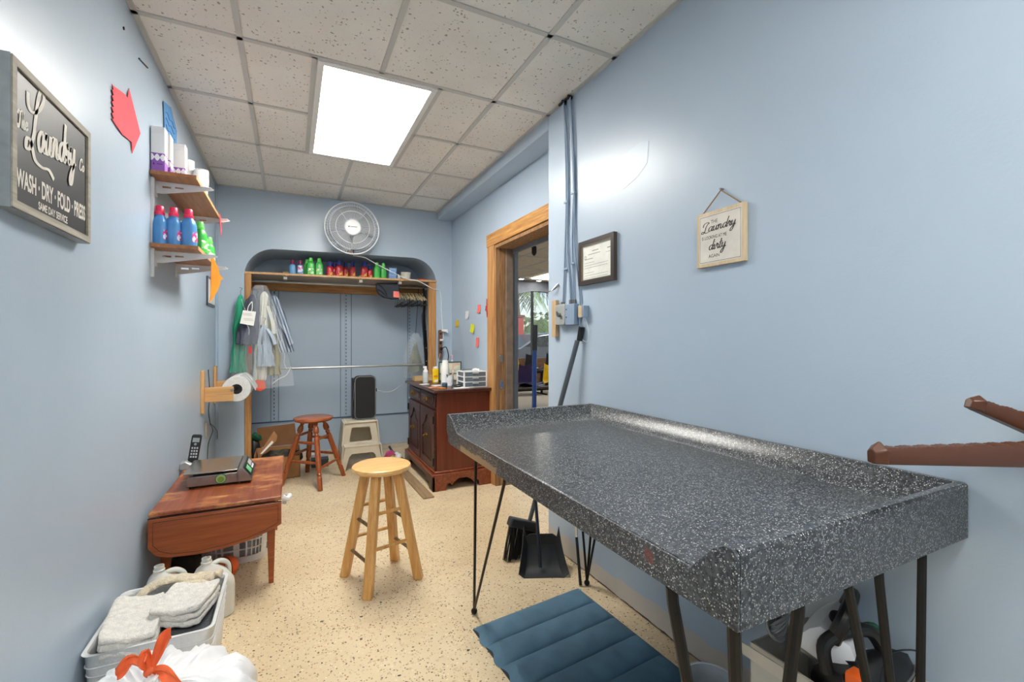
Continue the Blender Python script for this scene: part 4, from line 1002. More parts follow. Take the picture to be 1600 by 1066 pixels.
def blob(b, c, r, seed, amp=.15, seg=28):
    R = random.Random(seed); ph_ = [R.random()*6 for _ in range(6)]
    def f(u, v):
        a = u*2*PI; t_ = v*PI; d = Vector((math.sin(t_)*math.cos(a), math.sin(t_)*math.sin(a), math.cos(t_)))
        k = 1+amp*(math.sin(3*d.x+ph_[0]+2*d.z)*.5+math.sin(5*d.y+ph_[1])*.4+math.sin(9*d.x+7*d.z+ph_[2])*.2+math.sin(13*d.y+9*d.x+ph_[3])*.15)
        return Vector(c)+Vector((d.x*r[0], d.y*r[1], max(d.z*r[2], -r[2]*.93)))*1.0*k if True else None
    n, m = seg, seg//2
    rings = [[f(i/n, j/m) for i in range(n)] for j in range(1, m)]
    return b.rings(rings)
o = blob(B(), (.30, 3.05, .15), (.15, .18, .11), 4, .1).build('laundry_pile', M('grey_towels', (146, 150, 156), .9, var=.3)); tag(o, 'grey laundry heaped in the white basket under the table', 'laundry')
o = blob(B(), (.10, 2.76, .075), (.07, .07, .08), 6, .2).build('plastic_bag', M('black_bag', (26, 26, 28), .4)); tag(o, 'black plastic bag on the floor left of the laundry basket', 'bag')
o = B().sph((.285, 2.70, .058), .055, 1.05, 1, 1, 24).build('orange_ball', plain('orange_ball_rubber', (226, 92, 30), .45)); tag(o, 'orange ball with dark lines between the jug and the basket', 'ball')
b = B()
for a in (-.6, 0, .6): b.tube([(.285+.0555*math.sin(a)*math.cos(q)*1.05+.0, 2.70-.0555*math.cos(a)*math.cos(q), .058+.0558*math.sin(q)) for q in [(-PI/2)+PI*k/20 for k in range(21)]], .0014, 5)
b.build('seams', M('dark_seam', (60, 24, 10), .6), o)

M_JUG = NT('milky_jug_plastic'); M_JUG.col(M_JUG.ramp(M_JUG.noise(6), [(.3, lin((222, 222, 214))), (.7, lin((236, 236, 228)))])); M_JUG = M_JUG.fin(.3, Alpha=.82, Subsurface_Weight=.2)
def jug(loc, rz, label):
    t = thing('water_jug', label, 'jug', (0, 0, 0), 'translucent plastic gallon jugs')
    b = B(); R = []
    for z, w, d, ox in ((0, .135, .135, 0), (.006, .148, .148, 0), (.06, .152, .152, 0), (.13, .152, .152, 0), (.155, .146, .146, 0), (.19, .118, .118, -.006), (.215, .08, .08, -.016), (.23, .045, .045, -.022), (.236, .036, .036, -.022)):
        ring = []
        for k in range(24):
            a = 2*PI*k/24; c, s_ = math.cos(a), math.sin(a); e = .5 if z < .16 else (.7 if z < .22 else 1)
            ring.append((ox+w/2*math.copysign(abs(c)**e, c), d/2*math.copysign(abs(s_)**e, s_), z))
        R.append(ring)
    b.rings(R).build('body', M_JUG, t)
    B().lathe((-.022, 0, .234), [(.015, 0), (.021, .004), (.021, .010), (.018, .012), (.018, .026), (.015, .026)], 20, capped=False).build('neck', M_JUG, t)
    B().tube(cr([(-.004, 0, .222), (.032, 0, .228), (.062, 0, .205), (.068, 0, .165), (.064, 0, .12), (.058, 0, .08)], 6), [.013]*31, 10, flat=.75).build('handle', M_JUG, t)
    B().box((-.0775, -.02, .05), (-.0765, .02, .09)).build('label', M_PAPER, t)
    t.location = loc; t.rotation_euler = (0, 0, rz); return t
jug((.27, 2.37, 0), .5, 'translucent gallon jug standing right of the towel bin')
jug((.105, 2.37, 0), .2, 'translucent gallon jug by the table leg, the one against the wall')

# bin with folded towels
bn = thing('storage_bin', 'white ribbed plastic bin packed with folded towels on the floor by the left wall', 'bin', (.17, 1.98, 0))
M_BIN = clear_plastic('translucent_bin', (224, 226, 226), .88, .3)
b = B(); R = []
for z, ins in ((0, .02), (.01, .012), (.24, 0), (.25, -.006), (.25, .004), (.24, .01), (.012, .02)):
    R.append([(x, y, z) for x, y in rrect(.012+ins, 1.80+ins, .345-ins, 2.20-ins, .03, 5)])
b.rings(R).build('body', M_BIN, bn)
b = B()
for k in range(7): b.tube([(x, y, .04+k*.028) for x, y in rrect(.010+.018*(1-(.04+k*.028)/.24), 1.798+.018*(1-(.04+k*.028)/.24), .347-.018*(1-(.04+k*.028)/.24), 2.202-.018*(1-(.04+k*.028)/.24), .03, 5)], .0022, 4, True)
b.build('ribs', M_BIN, bn)
def towel_mat(name, c):
    t = NT(name); c = lin(c); v = t.noise(55, None, 4, .7); t.col(t.ramp(v, [(.3, tuple(q*.82 for q in c)), (.65, tuple(min(1, q*1.08) for q in c))])); t.bump(t.noise(180, None, 3, .7), 1.0, .006); return t.fin(.95, spec=.1, Sheen_Weight=.3)
M_TOW = towel_mat('white_terry', (236, 232, 224))
def fold(b, x0, x1, y0, y1, z0, z1, seed, sag=.01, layers=3, rot=0):
    R = random.Random(seed); th = (z1-z0)/layers
    for k in range(layers):
        za = z0+k*th; rg = []
        n = 9
        for i in range(n+1):
            u = i/n; x = x0+(x1-x0)*u; dz = sag*math.sin(u*PI*1.3+seed+k*.3)+R.uniform(-.001, .001)
            ring = []
            for yy, zz_ in rrect(y0+R.uniform(-.006, .006), 0, y1+R.uniform(-.006, .006), th*.98, th*.45, 4): ring.append((x, yy, za+zz_+dz))
            rg.append(ring)
        b.rings(rg)
    if rot:
        bmesh.ops.rotate(b.b, verts=b.b.verts, cent=((x0+x1)/2, (y0+y1)/2, z0), matrix=Matrix.Rotation(rot, 3, 'Z'))
    return b
def displace(o, strength, size):
    strength *= .5
    tx = bpy.data.textures.new('d', 'CLOUDS'); tx.noise_scale = size
    s_ = o.modifiers.new('sub', 'SUBSURF'); s_.levels = 2; s_.render_levels = 2
    m = o.modifiers.new('disp', 'DISPLACE'); m.texture = tx; m.strength = strength; m.mid_level = .5
    return o
o = displace(fold(B(), .03, .18, 1.80, 2.08, .215, .285, 1, .012, 3, .1).build('folded_towel', M_TOW), .016, .02); tag(o, 'fluffy white folded towel on the wall side of the bin', 'towel', 'folded white towels in the bin')
o = displace(fold(B(), .165, .325, 1.88, 2.07, .235, .30, 2, .008, 3, -.25).build('folded_towel', M_TOW), .016, .02); tag(o, 'fluffy white folded towel on top toward the open side of the bin', 'towel', 'folded white towels in the bin')
o = fold(B(), .03, .32, 1.83, 2.17, .16, .21, 5, .004, 2).build('folded_towel', towel_mat('dark_terry', (66, 72, 80))); tag(o, 'dark grey folded cloth showing under the white towels in the bin', 'cloth')
def rumple(b, path, r, seed, flat=.6):
    R = random.Random(seed); p = cr(path, 8); return b.tube(p, [r*(.75+.4*R.random()) for _ in p], 10, flat=flat)
M_CRM = towel_mat('cream_cloth', (226, 212, 184))
b = B(); rumple(b, [(.07, 2.10, .25), (.12, 2.13, .285), (.19, 2.14, .285), (.25, 2.13, .275), (.31, 2.12, .28)], .024, 3); rumple(b, [(.08, 2.16, .26), (.17, 2.17, .28), (.26, 2.165, .27), (.33, 2.15, .275)], .022, 4); rumple(b, [(.2, 2.10, .28), (.27, 2.09, .278), (.31, 2.07, .26)], .016, 8)
o = displace(b.build('crumpled_cloth', M_CRM), .012, .03); tag(o, 'crumpled cream cloth stuffed in the far end of the towel bin', 'cloth')

# white trash bag with orange ties
M_BAGW = NT('white_trash_bag'); M_BAGW.col(M_BAGW.ramp(M_BAGW.noise(4), [(.3, lin((240, 241, 243))), (.7, lin((250, 250, 251)))])); M_BAGW.bump(M_BAGW.noise(10, None, 2, .5), .7, .04); M_BAGW = M_BAGW.fin(.28, spec=.5, Alpha=.97)
tbg = thing('trash_bag', 'full white trash bag tied with orange drawstrings at the bottom left', 'trash bag', (.26, 1.49, 0))
b = B()
def bagf(u, v):
    a = u*2*PI; rdg = .012*abs(math.sin(a*11+v*5+1.5*math.sin(a*3)))+.008*abs(math.sin(a*23-v*7+2*math.sin(a*5)))
    a = u*2*PI; prof = [(0, 0), (.23, .0), (.28, .05), (.295, .13), (.285, .21), (.24, .265), (.15, .29), (.06, .296), (.022, .305), (.018, .32)]
    q = v*(len(prof)-1); i = min(int(q), len(prof)-2); fr_ = q-i; r = prof[i][0]*(1-fr_)+prof[i+1][0]*fr_; z_ = prof[i][1]*(1-fr_)+prof[i+1][1]*fr_
    fo = 1+.05*math.sin(a*9+z_*20)*(.3+v)+.035*math.sin(a*17+1)+.03*math.sin(a*4+2)
    r = r-rdg*min(1, r*9)*(.5+.9*v)
    x = .25+r*fo*math.cos(a)*.88; y = 1.49+r*fo*math.sin(a)*.98
    return Vector((max(x, .006), y, z_+(.014*math.sin(a*4+r*26)+.010*math.sin(a*9-r*34)-.8*rdg)*v*min(1, r*8)))
R = [[bagf(i/200, j/60) for i in range(200)] for j in range(1, 61)]
b.rings(R, True, True); b.build('bag', M_BAGW, tbg, angle=80)
M_ORT = plain('orange_drawstring', (246, 108, 58), .45, var=.15)
b = B(); kx, ky, kz = .24, 1.52, .32
def ribbon(pts, w):
    P_ = cr(pts, 5); 
    def f(u, v):
        i = min(int(u*(len(P_)-1)+1e-6), len(P_)-1); p = P_[i]; j = min(i+1, len(P_)-1); d = (P_[j]-P_[max(j-2, 0)]).normalized(); sd = d.cross(Vector((0.3, -.9, .3))).normalized()
        return p+sd*(v-.5)*w*(.4+.6*math.sin(min(1, u*1.4)*PI/2))+Vector((0, .004*math.sin(v*9+u*6), 0))
    bb = B(); bb.grid(f, len(P_)-1, 6, .0012); return bb
for pts, w_ in (([(kx, ky, kz), (kx+.015, ky+.01, kz+.035), (kx+.03, ky+.02, kz+.075), (kx+.045, ky+.01, kz+.085)], .03), ([(kx, ky, kz), (kx-.02, ky, kz+.03), (kx-.045, ky+.01, kz+.04), (kx-.06, ky, kz+.02), (kx-.07, ky, kz+.015)], .028), ([(kx, ky, kz), (kx+.03, ky-.02, kz+.005), (kx+.055, ky-.05, kz-.005), (kx+.075, ky-.07, kz-.025)], .03), ([(kx, ky, kz), (kx-.015, ky-.01, kz+.03), (kx-.01, ky+.01, kz+.05), (kx+.0, ky+.0, kz+.01)], .02)):
    ribbon(pts, w_).build('drawstring', M_ORT, tbg)
B().sph((kx, ky, kz), .014).build('knot', M_ORT, tbg)

# ================================================================== ALCOVE: shelf, posts, rods, timber
o = boxo('timber_post', (.218, 4.60, 0), (.268, 4.66, 1.795), M_PINE, bevel=.003); tag(o, 'pine post standing at the left side of the alcove opening', 'post')
o = boxo('timber_post', (1.868, 4.60, 0), (1.942, 4.66, 1.805), M_PINE, bevel=.003); tag(o, 'pine post standing at the right side of the alcove opening', 'post')
tl = .011   # the shelf drops a little to the left
o = B().box((.218, 4.585, 1.797), (1.944, 5.17, 1.815), Matrix.Rotation(-.011, 3, 'Y'), (1.08, 4.9, 1.8)).build('alcove_shelf', M_SHELFB if False else wood('whitewashed_shelf', (196, 182, 166), (160, 146, 130), 'x', .6), bevel=.002)
tag(o, 'long pale plank shelf across the top of the alcove', 'shelf')
B().box((.218, 4.583, 1.797), (1.944, 4.585, 1.815), Matrix.Rotation(-.011, 3, 'Y'), (1.08, 4.9, 1.8)).build('front_edge', M_SHELFE, o)
o = boxo('ledger_board', (.22, 5.11, 1.70), (1.94, 5.165, 1.785), M_PINEX, bevel=.003); tag(o, 'knotty pine board fixed along the alcove wall under the shelf', 'timber board')
o = B().cyl((.20, 4.85, 1.757), (1.96, 4.85, 1.768), .013, seg=16).build('closet_rod', plain('galvanised_rod', (190, 192, 190), .3, .8)); tag(o, 'upper metal closet rod just under the alcove shelf', 'rod')
o = B().cyl((.20, 4.85, .93), (1.96, 4.85, .94), .011, seg=16).build('closet_rod', plain('galvanised_rod', (190, 192, 190), .3, .8)); tag(o, 'lower metal closet rod crossing the alcove at waist height', 'rod')
def hookclamp(x, lab):
    b = B(); z = 1.808-(1.08-x)*.011
    b.tube([(x-.02, 4.578, z-.02), (x-.02, 4.575, z+.015), (x+.02, 4.575, z+.018), (x+.025, 4.578, z-.012), (x-.005, 4.576, z-.014), (x-.005, 4.576, z-.002)], .004, 6)
    o = b.build('shelf_hook', M('tan_hook', (206, 168, 112), .5)); tag(o, lab, 'hook', 'hooks on the alcove shelf edge')
    B().box((x-.018, 4.60, z-.045), (x+.012, 4.72, z-.02)).build('mount', M('grey_mount', (176, 170, 160), .6), o)
hookclamp(.54, 'tan hook on the shelf edge, leftmost of three'); hookclamp(1.195, 'tan hook on the shelf edge below the red bottles'); hookclamp(1.575, 'tan hook on the shelf edge below the beige cup')

def zs(x): return 1.8155-(1.08-x)*.011
def sb(x, y, proto, lab=None, **k): return dup(proto, (x, y, zs(x)), 0, label=lab, **k)
A_LB = bottle((.596, 4.72, zs(.596)), 0, .145, .056, .045, M_LBB, M_MGC, 'light blue bottle with magenta cap on the alcove shelf, leftmost', group='light blue bottles on the alcove shelf', handle=False, capr=.3, cap_h=.25)
sb(.662, 4.72, A_LB, 'light blue bottle with magenta cap next to the green bottles')
B().grid(lambda u, v: Vector((-.022+.044*u, -.024, .03+.06*v)), 2, 2, .001).build('label', ST_B, [c for c in COL.objects if c.name.startswith('detergent_bottle')][-1])
A_GR = bottle((.722, 4.80, zs(.722)), 0, .17, .062, .05, M_GRB, M_GRC, 'green bottle tucked behind, leftmost of the three on the left of the alcove shelf', group='green bottles on the alcove shelf', handle=False, capr=.26, cap_h=.2)
A_GL = bottle((.752, 4.72, zs(.752)), 0, .175, .070, .05, M_GRB, M_GRC, 'large green bottle in the middle of the left green group on the alcove shelf', group='green bottles on the alcove shelf', sticker=ST_G, handle=False, capr=.25, cap_h=.18)
sb(.826, 4.72, A_GL, 'large green bottle next to the red bottles on the alcove shelf')
A_RD = bottle((.922, 4.72, zs(.922)), 0, .150, .062, .05, M_RDB, M_BLC, 'red bottle with blue cap at the left end of the red row', group='red bottles with blue caps', sticker=ST_R, handle=False, capr=.3, cap_h=.27)
A_RL = dup(A_RD, (1.005, 4.70, zs(1.005)), 0, label='largest red bottle with blue cap in the middle of the red row', scale=(1.25, 1.1, 1.1))
sb(.968, 4.80, A_RD, 'red bottle standing behind the two leftmost red bottles', scale=(.9, .9, 1.02))
sb(1.068, 4.74, A_RD, 'red bottle just right of the largest one in the row', scale=(.9, .9, 1.02))
sb(1.130, 4.72, A_RD, 'red bottle before the gap in the red row', scale=(.92, .9, 1.08))
sb(1.236, 4.71, A_RD, 'tall red bottle just after the gap in the red row', scale=(1.1, 1, 1.12))
sb(1.298, 4.74, A_RD, 'small red bottle touching the right hand green bottles', scale=(.85, .85, .92))
sb(1.362, 4.72, A_GR, 'left one of the two green bottles beside the blue boxes')
sb(1.430, 4.74, A_GR, 'right one of the two green bottles beside the blue boxes')
M_BXB = plain('light_blue_carton', (120, 160, 206), .6)
zz0 = zs(1.51)
for k in range(2):
    o = boxo('small_box', (1.478+.004*k, 4.70, zz0+k*.062), (1.552+.004*k, 4.76, zz0+.060+k*.062), M_BXB, bevel=.002)
    tag(o, ['small light blue box, lower of the two on the alcove shelf', 'small light blue box, stacked on top of the other'][k], 'box', 'light blue boxes on the alcove shelf')
    boxo('lid_line', (1.478+.004*k, 4.6995, zz0+k*.062+.045), (1.552+.004*k, 4.70, zz0+k*.062+.048), M('pale_lid_line', (210, 220, 232), .6), o)
o = B().lathe((1.578, 4.70, zs(1.578)), [(0, 0), (.014, 0), (.016, .03), (.012, .038), (.006, .045), (.006, .055), (0, .055)], 16).build('small_jar', M('clear_blue_jar', (170, 190, 206), .3)); tag(o, 'tiny pale bottle between the blue boxes and the beige cup', 'bottle')
o = B().lathe((1.650, 4.70, zs(1.65)), [(0, 0), (.044, 0), (.052, .078), (.054, .080), (.05, .078), (.042, .004), (0, .004)], 24).build('cup', M('beige_cup', (206, 200, 186), .5)); tag(o, 'beige cup on the alcove shelf below the fan cord', 'cup')
o.location.x -= .0
t = thing('tape_roll', 'red tape roll lying on the right end of the alcove shelf', 'tape roll', (1.84, 4.78, zs(1.84)))
B().lathe((1.84, 4.78, zs(1.84)), [(.022, 0), (.045, 0), (.045, .03), (.022, .03), (.022, 0)], 24, capped=False).build('tape', M('red_tape', (206, 40, 40), .35), t)

# hangers bunched on the upper rod (each one edge on)
M_WIRE = plain('dark_wire', (48, 46, 46), .4, .6); M_TUBE = plain('cream_paper_guard', (196, 182, 140), .8)
def hanger(label):
    t = thing('wire_hanger', label, 'hanger', (0, 0, 0), 'wire hangers bunched on the upper rod')
    hk = [(0, -.012+.0, -.008), (0, -.018, .004), (0, -.010, .018), (0, .006, .0215), (0, .019, .010), (0, .018, -.008), (0, .004, -.030), (0, .0, -.055)]
    B().tube(cr(hk, 4), .0016, 5).build('hook', plain('brass_hook', (176, 152, 96), .4, .6), t)
    B().tube([(0, 0, -.055), (0, .10, -.095), (0, .198, -.145), (0, .20, -.155), (0, .19, -.158), (0, -.19, -.158), (0, -.20, -.155), (0, -.198, -.145), (0, -.10, -.095), (0, 0, -.055)], .0014, 5).build('wire', M_WIRE, t)
    B().tube([(0, -.188, -.158), (0, .188, -.158)], .0042, 6).build('paper_guard', M_BLACK if False else M_WIRE, t)
    B().tube([(0, -.15, -.119), (0, 0, -.052)], .0045, 6).build('cardboard_guard', M_TUBE, t)
    return t
R = random.Random(3); h0 = hanger('one of the thin wire hangers bunched at the right end of the upper rod')
xs_ = [1.60+.0125*k for k in range(22)]
for k, x in enumerate(xs_):
    zr = 1.757+(x-.2)/1.76*.011
    h = h0 if k == 0 else dup(h0)
    h.location = (x, 4.85, zr); h.rotation_euler = (R.uniform(-.08, .08), R.uniform(-.10, .10), R.uniform(-.14, .14)); h.scale = (1, 1, 1.2)
# black cap / bag with pink note
bg_ = thing('black_pouch', 'black hanging pouch with a pink sticky note under the alcove shelf', 'pouch', (1.46, 4.68, 1.60))
B().prism([(1.345, 1.775), (1.575, 1.790), (1.578, 1.64), (1.56, 1.622), (1.50, 1.618), (1.42, 1.632), (1.375, 1.66), (1.35, 1.70)], (0, 4.66, 0), (1, 0, 0), (0, 0, 1), (0, .05, 0)).build('pouch_body', M('charcoal_cloth', (46, 52, 62), .8, bump=.3), bg_, .012)
B().tube(cr([(1.36, 4.652, 1.76), (1.40, 4.645, 1.74), (1.44, 4.648, 1.68), (1.45, 4.655, 1.64)], 6), .004, 6).tube(cr([(1.35, 4.652, 1.71), (1.38, 4.645, 1.70), (1.42, 4.648, 1.67)], 6), .004, 6).build('strap', M_BLACK, bg_)
B().prism([(1.515, 1.640), (1.575, 1.634), (1.572, 1.698), (1.515, 1.70)], (0, 4.656, 0), (1, 0, 0), (0, 0, 1), (0, .0015, 0)).build('sticky_note', M('pink_note', (244, 130, 120), .8), bg_)
# black belt / strap at the right
o = B().tube(cr([(1.862, 4.80, 1.76), (1.868, 4.78, 1.62), (1.85, 4.76, 1.45), (1.862, 4.75, 1.25), (1.875, 4.75, 1.05), (1.885, 4.75, .88), (1.90, 4.76, .80)], 8), [.012]*5+[.02]*10+[.026]*14+[.024]*12+[.022]*8, 8, flat=.35).build('garment_strap', M_BLACK)
tag(o, 'long black strap hanging in front of the right alcove post', 'strap')
for zq in (1.32, 1.12, .98): B().sph((1.868+(1.3-zq)*.03, 4.738, zq), .006).build('rivet', M_CHROME, o)
M_FILM = clear_plastic('clear_garment_film', (206, 214, 220), .20, .12)
hb = thing('hanging_bag', 'clear plastic bag of clothing hanging in the right corner of the alcove', 'garment bag', (1.79, 4.92, .80))
def loft(b, fx, z0, z1, nz, seg=24, amp=.06, seed=0):
    """fx(v)->(cx, cy, rx, ry)"""
    R = []
    for j in range(nz+1):
        v = j/nz; cx, cy, rx, ry = fx(v); z_ = z1+(z0-z1)*v; ring = []
        for i in range(seg):
            a = 2*PI*i/seg; k = 1+amp*(math.sin(a*5+seed+v*4)+.6*math.sin(a*9+seed*2-v*3))*min(1, v*3+.2)
            ring.append((cx+rx*k*math.cos(a), cy+ry*k*math.sin(a), z_+.01*math.sin(a*3+seed)*v))
        R.append(ring)
    return b.rings(R, True, True)
loft(B(), lambda v: (1.80-.0*v, 4.90, .02+.10*math.sin(v*PI*.72)**1.0+.01, .02+.07*v), .80, 1.28, 18, 28, .09, 2).build('film', M_FILM, hb)
loft(B(), lambda v: (1.80, 4.90, .012+.075*v, .02+.04*v), .86, 1.18, 10, 20, .1, 5).build('folded_garment', plain('mixed_green_cloth', (128, 132, 112), .9, var=.5, nscale=9), hb)
B().tube([(1.80, 4.90, 1.27), (1.81, 4.87, 1.5), (1.82, 4.85, 1.762)], .003, 6).build('hook_wire', M_WIRE, hb)

# bundle of clothes in plastic, left
def garment(name, lab, cat, x, w0, w1, zt, zb, y, dy, mat, seed, slant=0, sleeves=None, hem=0.0, n=40):
    t = thing(name, lab, cat, (x, y, zb)); R_ = random.Random(seed); b = B(); rings = []
    p = [R_.random()*6 for _ in range(4)]
    for j in range(n+1):
        v = j/n; w_ = (w0+(w1-w0)*min(1, v*1.25)**.8)/2; cx = x+slant*v; z_ = zt+(zb-zt)*v; ring = []
        for i in range(28):
            a = 2*PI*i/28; u = math.cos(a); s_ = math.sin(a)
            f_ = .016*math.sin(u*8+p[0]+v*3.5)*min(1, v*3)+.009*math.sin(u*17+p[1]-v*4)*min(1, v*3)
            sh = (1-abs(u)**2.2)*.0
            ring.append((cx+w_*u*(1+.10*math.sin(v*9+p[2])+.06*math.sin(v*21+p[1])), y+dy*s_*(.5+.5*v)+f_, z_-(.03*abs(u)**1.5 if v < .12 else 0)*(1-v*8 if v < .125 else 0)+hem*u*v+.006*math.sin(u*13+p[3])*v))
        rings.append(ring)
    b.rings(rings); b.build('cloth', mat, t)
    if sleeves:
        for (sx, sz, ex, ez, r_) in sleeves:
            B().tube(cr([(sx, y-.01, sz), ((sx+ex)/2+.01, y-dy-.012, (sz+ez)/2), (ex, y-dy-.005, ez)], 6), [r_*(.8+.2*k/12) for k in range(13)], 12, flat=.45).build('sleeve', mat, t)
    B().tube(cr([(x, y, zt-.005), (x, y, zt+.03), (x+.01, y+.01, zt+.05), (x-.01, y+.03, zt+.06)], 5), .0018, 6).build('hanger_hook', M_WIRE, t)
    return t
def cloth(name, c, stripe=None, nscale=6, var=.12):
    t = NT(name); cc = lin(c); col_ = t.ramp(t.noise(nscale, None, 5, .6), [(.3, tuple(v*(1-var) for v in cc)), (.7, tuple(min(1, v*(1+var)) for v in cc))])
    if stripe:
        s = t.n('ShaderNodeSeparateXYZ'); t.l(t.tc.outputs['Object'], s.inputs[0])
        w_ = t.math('GREATER_THAN', t.math('SINE', t.math('MULTIPLY', t.math('ADD', s.outputs['X'], t.math('MULTIPLY', s.outputs['Z'], .3)), 260)), .2); col_ = t.mix(w_, col_, lin(stripe))
    t.col(col_); t.bump(t.noise(14, None, 4), .5, .02); return t.fin(.85, spec=.15, Sheen_Weight=.1)
cy = 4.50
garment('green_garment', 'emerald green garment at the left of the plastic wrapped clothes', 'clothing', .195, .05, .12, 1.60, .93, cy+.03, .02, cloth('emerald_cloth', (60, 172, 136)), 1, -.02)
garment('navy_garment', 'charcoal navy garment bunched behind the white paper tag', 'clothing', .285, .05, .19, 1.60, 1.17, cy-.02, .03, cloth('charcoal_cloth2', (84, 88, 104)), 2, -.02)
garment('grey_trousers', 'long dark grey trousers hanging among the wrapped clothes', 'clothing', .315, .05, .10, 1.58, .85, cy+.03, .02, cloth('dark_grey_cloth', (104, 110, 114)), 3, .02)
garment('white_shirt', 'long white shirt in the middle of the wrapped clothes', 'clothing', .375, .05, .11, 1.63, .86, cy, .022, cloth('off_white_cloth', (234, 232, 222)), 4, -.035, [(.40, 1.5, .45, 1.26, .024)])
garment('blue_shirt', 'light blue grey shirt with short sleeves under the white shirt', 'clothing', .375, .06, .13, 1.34, .98, cy-.045, .018, cloth('light_blue_cloth', (184, 196, 210)), 5, .015, [(.40, 1.3, .46, 1.17, .028)])
garment('olive_shirt', 'olive tan shirt hanging low behind the light blue shirt', 'clothing', .425, .05, .13, 1.40, .90, cy+.005, .02, cloth('olive_cloth', (170, 162, 118)), 6, .02)
garment('striped_shirt', 'blue and grey striped shirt on the right of the wrapped clothes', 'clothing', .455, .05, .16, 1.60, 1.10, cy+.02, .03, cloth('striped_cloth', (178, 190, 204), (104, 118, 140)), 7, .07, [(.50, 1.35, .585, 1.17, .03), (.47, 1.3, .52, 1.12, .03)])
gb = thing('garment_bag', 'clear plastic bag draped over the clothes hanging at the left of the alcove', 'garment bag', (.36, 4.5, .80))
def gbf(v):
    return (.345+.02*v, cy, .045+.19*min(1, v*1.15)**.75, .035+.045*min(1, v*2))
b = B(); loft(b, gbf, .80, 1.68, 30, 40, .05, 3)
fc = [f for f in b.b.faces if len(f.verts) > 6 and f.calc_center_median().z < 1.0]; bmesh.ops.delete(b.b, geom=fc, context='FACES_ONLY'); b.build('film', M_FILM, gb)
b = B()
for (x, z0_, z1_, ph_) in ((.24, 1.55, 1.25, 0), (.47, 1.5, 1.1, 1), (.52, 1.3, .95, 2), (.41, 1.62, 1.4, 3)):
    b.tube(cr([(x+.05*((z0_-q)/(z0_-z1_)-.5)+.008*math.sin(q*40+ph_), cy-.088, q) for q in [z0_+(z1_-z0_)*i/6 for i in range(7)]], 4), .0022, 5)
b.tube(cr([(.58, cy-.07, .97), (.545, cy-.08, .90), (.49, cy-.085, .87), (.44, cy-.085, .83)], 5), .004, 6); b.build('film_crease', clear_plastic('bright_film', (240, 244, 248), .6, .15), gb)  # pale strips paint highlights along the creases of the film
o = B().prism([(.20, 1.345), (.30, 1.325), (.318, 1.445), (.222, 1.455)], (0, cy-.105, 0), (1, 0, 0), (0, 0, 1), (0, .002, 0)).build('tag', M_PAPER); tag(o, 'white paper ticket pinned on the wrapped clothes', 'ticket')
b = B()
for k in range(4): b.tube([(.218+.004*k, cy-.1055, 1.43-.012*k-(.02 if k > 1 else 0)), (.285+.004*k, cy-.1055, 1.425-.012*k-(.02 if k > 1 else 0))], .0011, 4)
b.build('printed_lines', M('red_grey_print', (150, 110, 110), .8), o)
B().tube(cr([(.255, cy-.104, 1.452), (.262, cy-.10, 1.49), (.285, cy-.09, 1.53)], 5), .003, 6).tube(cr([(.285, cy-.104, 1.45), (.29, cy-.10, 1.49), (.287, cy-.09, 1.53)], 5), .003, 6).build('string', M_PAPER, o)
o = rb(.262, .285, cy-.075, cy-.06, 1.09, 1.15, .005, 'y').build('label_clip', M('red_clip', (214, 56, 46), .4)); tag(o, 'small red clip on the dark wrapped garments', 'clip')
o = B().prism([(.315, .865), (.375, .86), (.39, .79), (.345, .765), (.31, .78)], (0, cy-.05, 0), (1, 0, 0), (0, 0, 1), (0, .004, 0)).build('orange_tag', M('bright_orange_paper', (244, 92, 50), .7)); tag(o, 'bright orange tag hanging at the bottom of the wrapped clothes', 'tag')

# ================================================================== FLOOR CLUTTER IN THE ALCOVE
cbx = thing('cardboard_box', 'open brown cardboard box with raised flaps on the alcove floor', 'box', (.47, 4.60, 0))
M_CARD = plain('cardboard', (168, 122, 78), .8, var=.1); M_CARDD = plain('cardboard_inside', (132, 92, 58), .9, var=.1)
x0, x1, y0, y1, h = .30, .655, 4.42, 4.74, .22; th = .004
boxo('bottom', (x0, y0, .001), (x1, y1, .006), M_CARD, cbx)
boxo('front_wall', (x0, y0, .001), (x1, y0+th, h-.03), M_CARD, cbx); boxo('back_wall', (x0, y1-th, .001), (x1, y1, h), M_CARD, cbx)
boxo('side_wall', (x0, y0, .001), (x0+th, y1, h), M_CARD, cbx); boxo('side_wall', (x1-th, y0, .001), (x1, y1, h), M_CARD, cbx)
B().prism([(x0, h), (x1-.02, h), (x1-.04, h+.195), (x0-.0, h+.175)], (0, y1-.003, 0), (1, 0, 0), (0, .12, 1), (0, .004, 0)).build('back_flap', M_CARDD, cbx)
fl = B().prism([(.326, .215), (.450, .415), (.476, .375), (.470, .335), (.441, .300)], (0, 4.405, 0), (1, 0, 0), (0, .12, 1), (0, .004, 0)).build('side_flap', M_CARD, cbx)
B().prism([(.345, .232), (.436, .335), (.446, .318), (.362, .232)], (0, 4.4035, 0), (1, 0, 0), (0, .12, 1), (0, .001, 0)).build('white_label', M_PAPER, fl)
o = blob(B(), (.52, 4.58, .14), (.155, .13, .085), 9, .25, 30).build('box_contents', plain('dark_mixed_items', (64, 58, 48), .7, var=.8, nscale=30)); tag(o, 'dark tangled odds and ends filling the cardboard box', 'clutter', kind='stuff')
o = thing('tool_bag', 'black and green bag standing behind the left alcove post', 'bag', (.27, 4.80, 0))
blob(B(), (.285, 4.82, .15), (.06, .10, .17), 12, .1).build('bag_body', M_BLACK, o)
blob(B(), (.29, 4.80, .31), (.05, .06, .035), 14, .3).build('green_cloth', M('dark_green_cloth', (30, 92, 66), .7, var=.3), o)
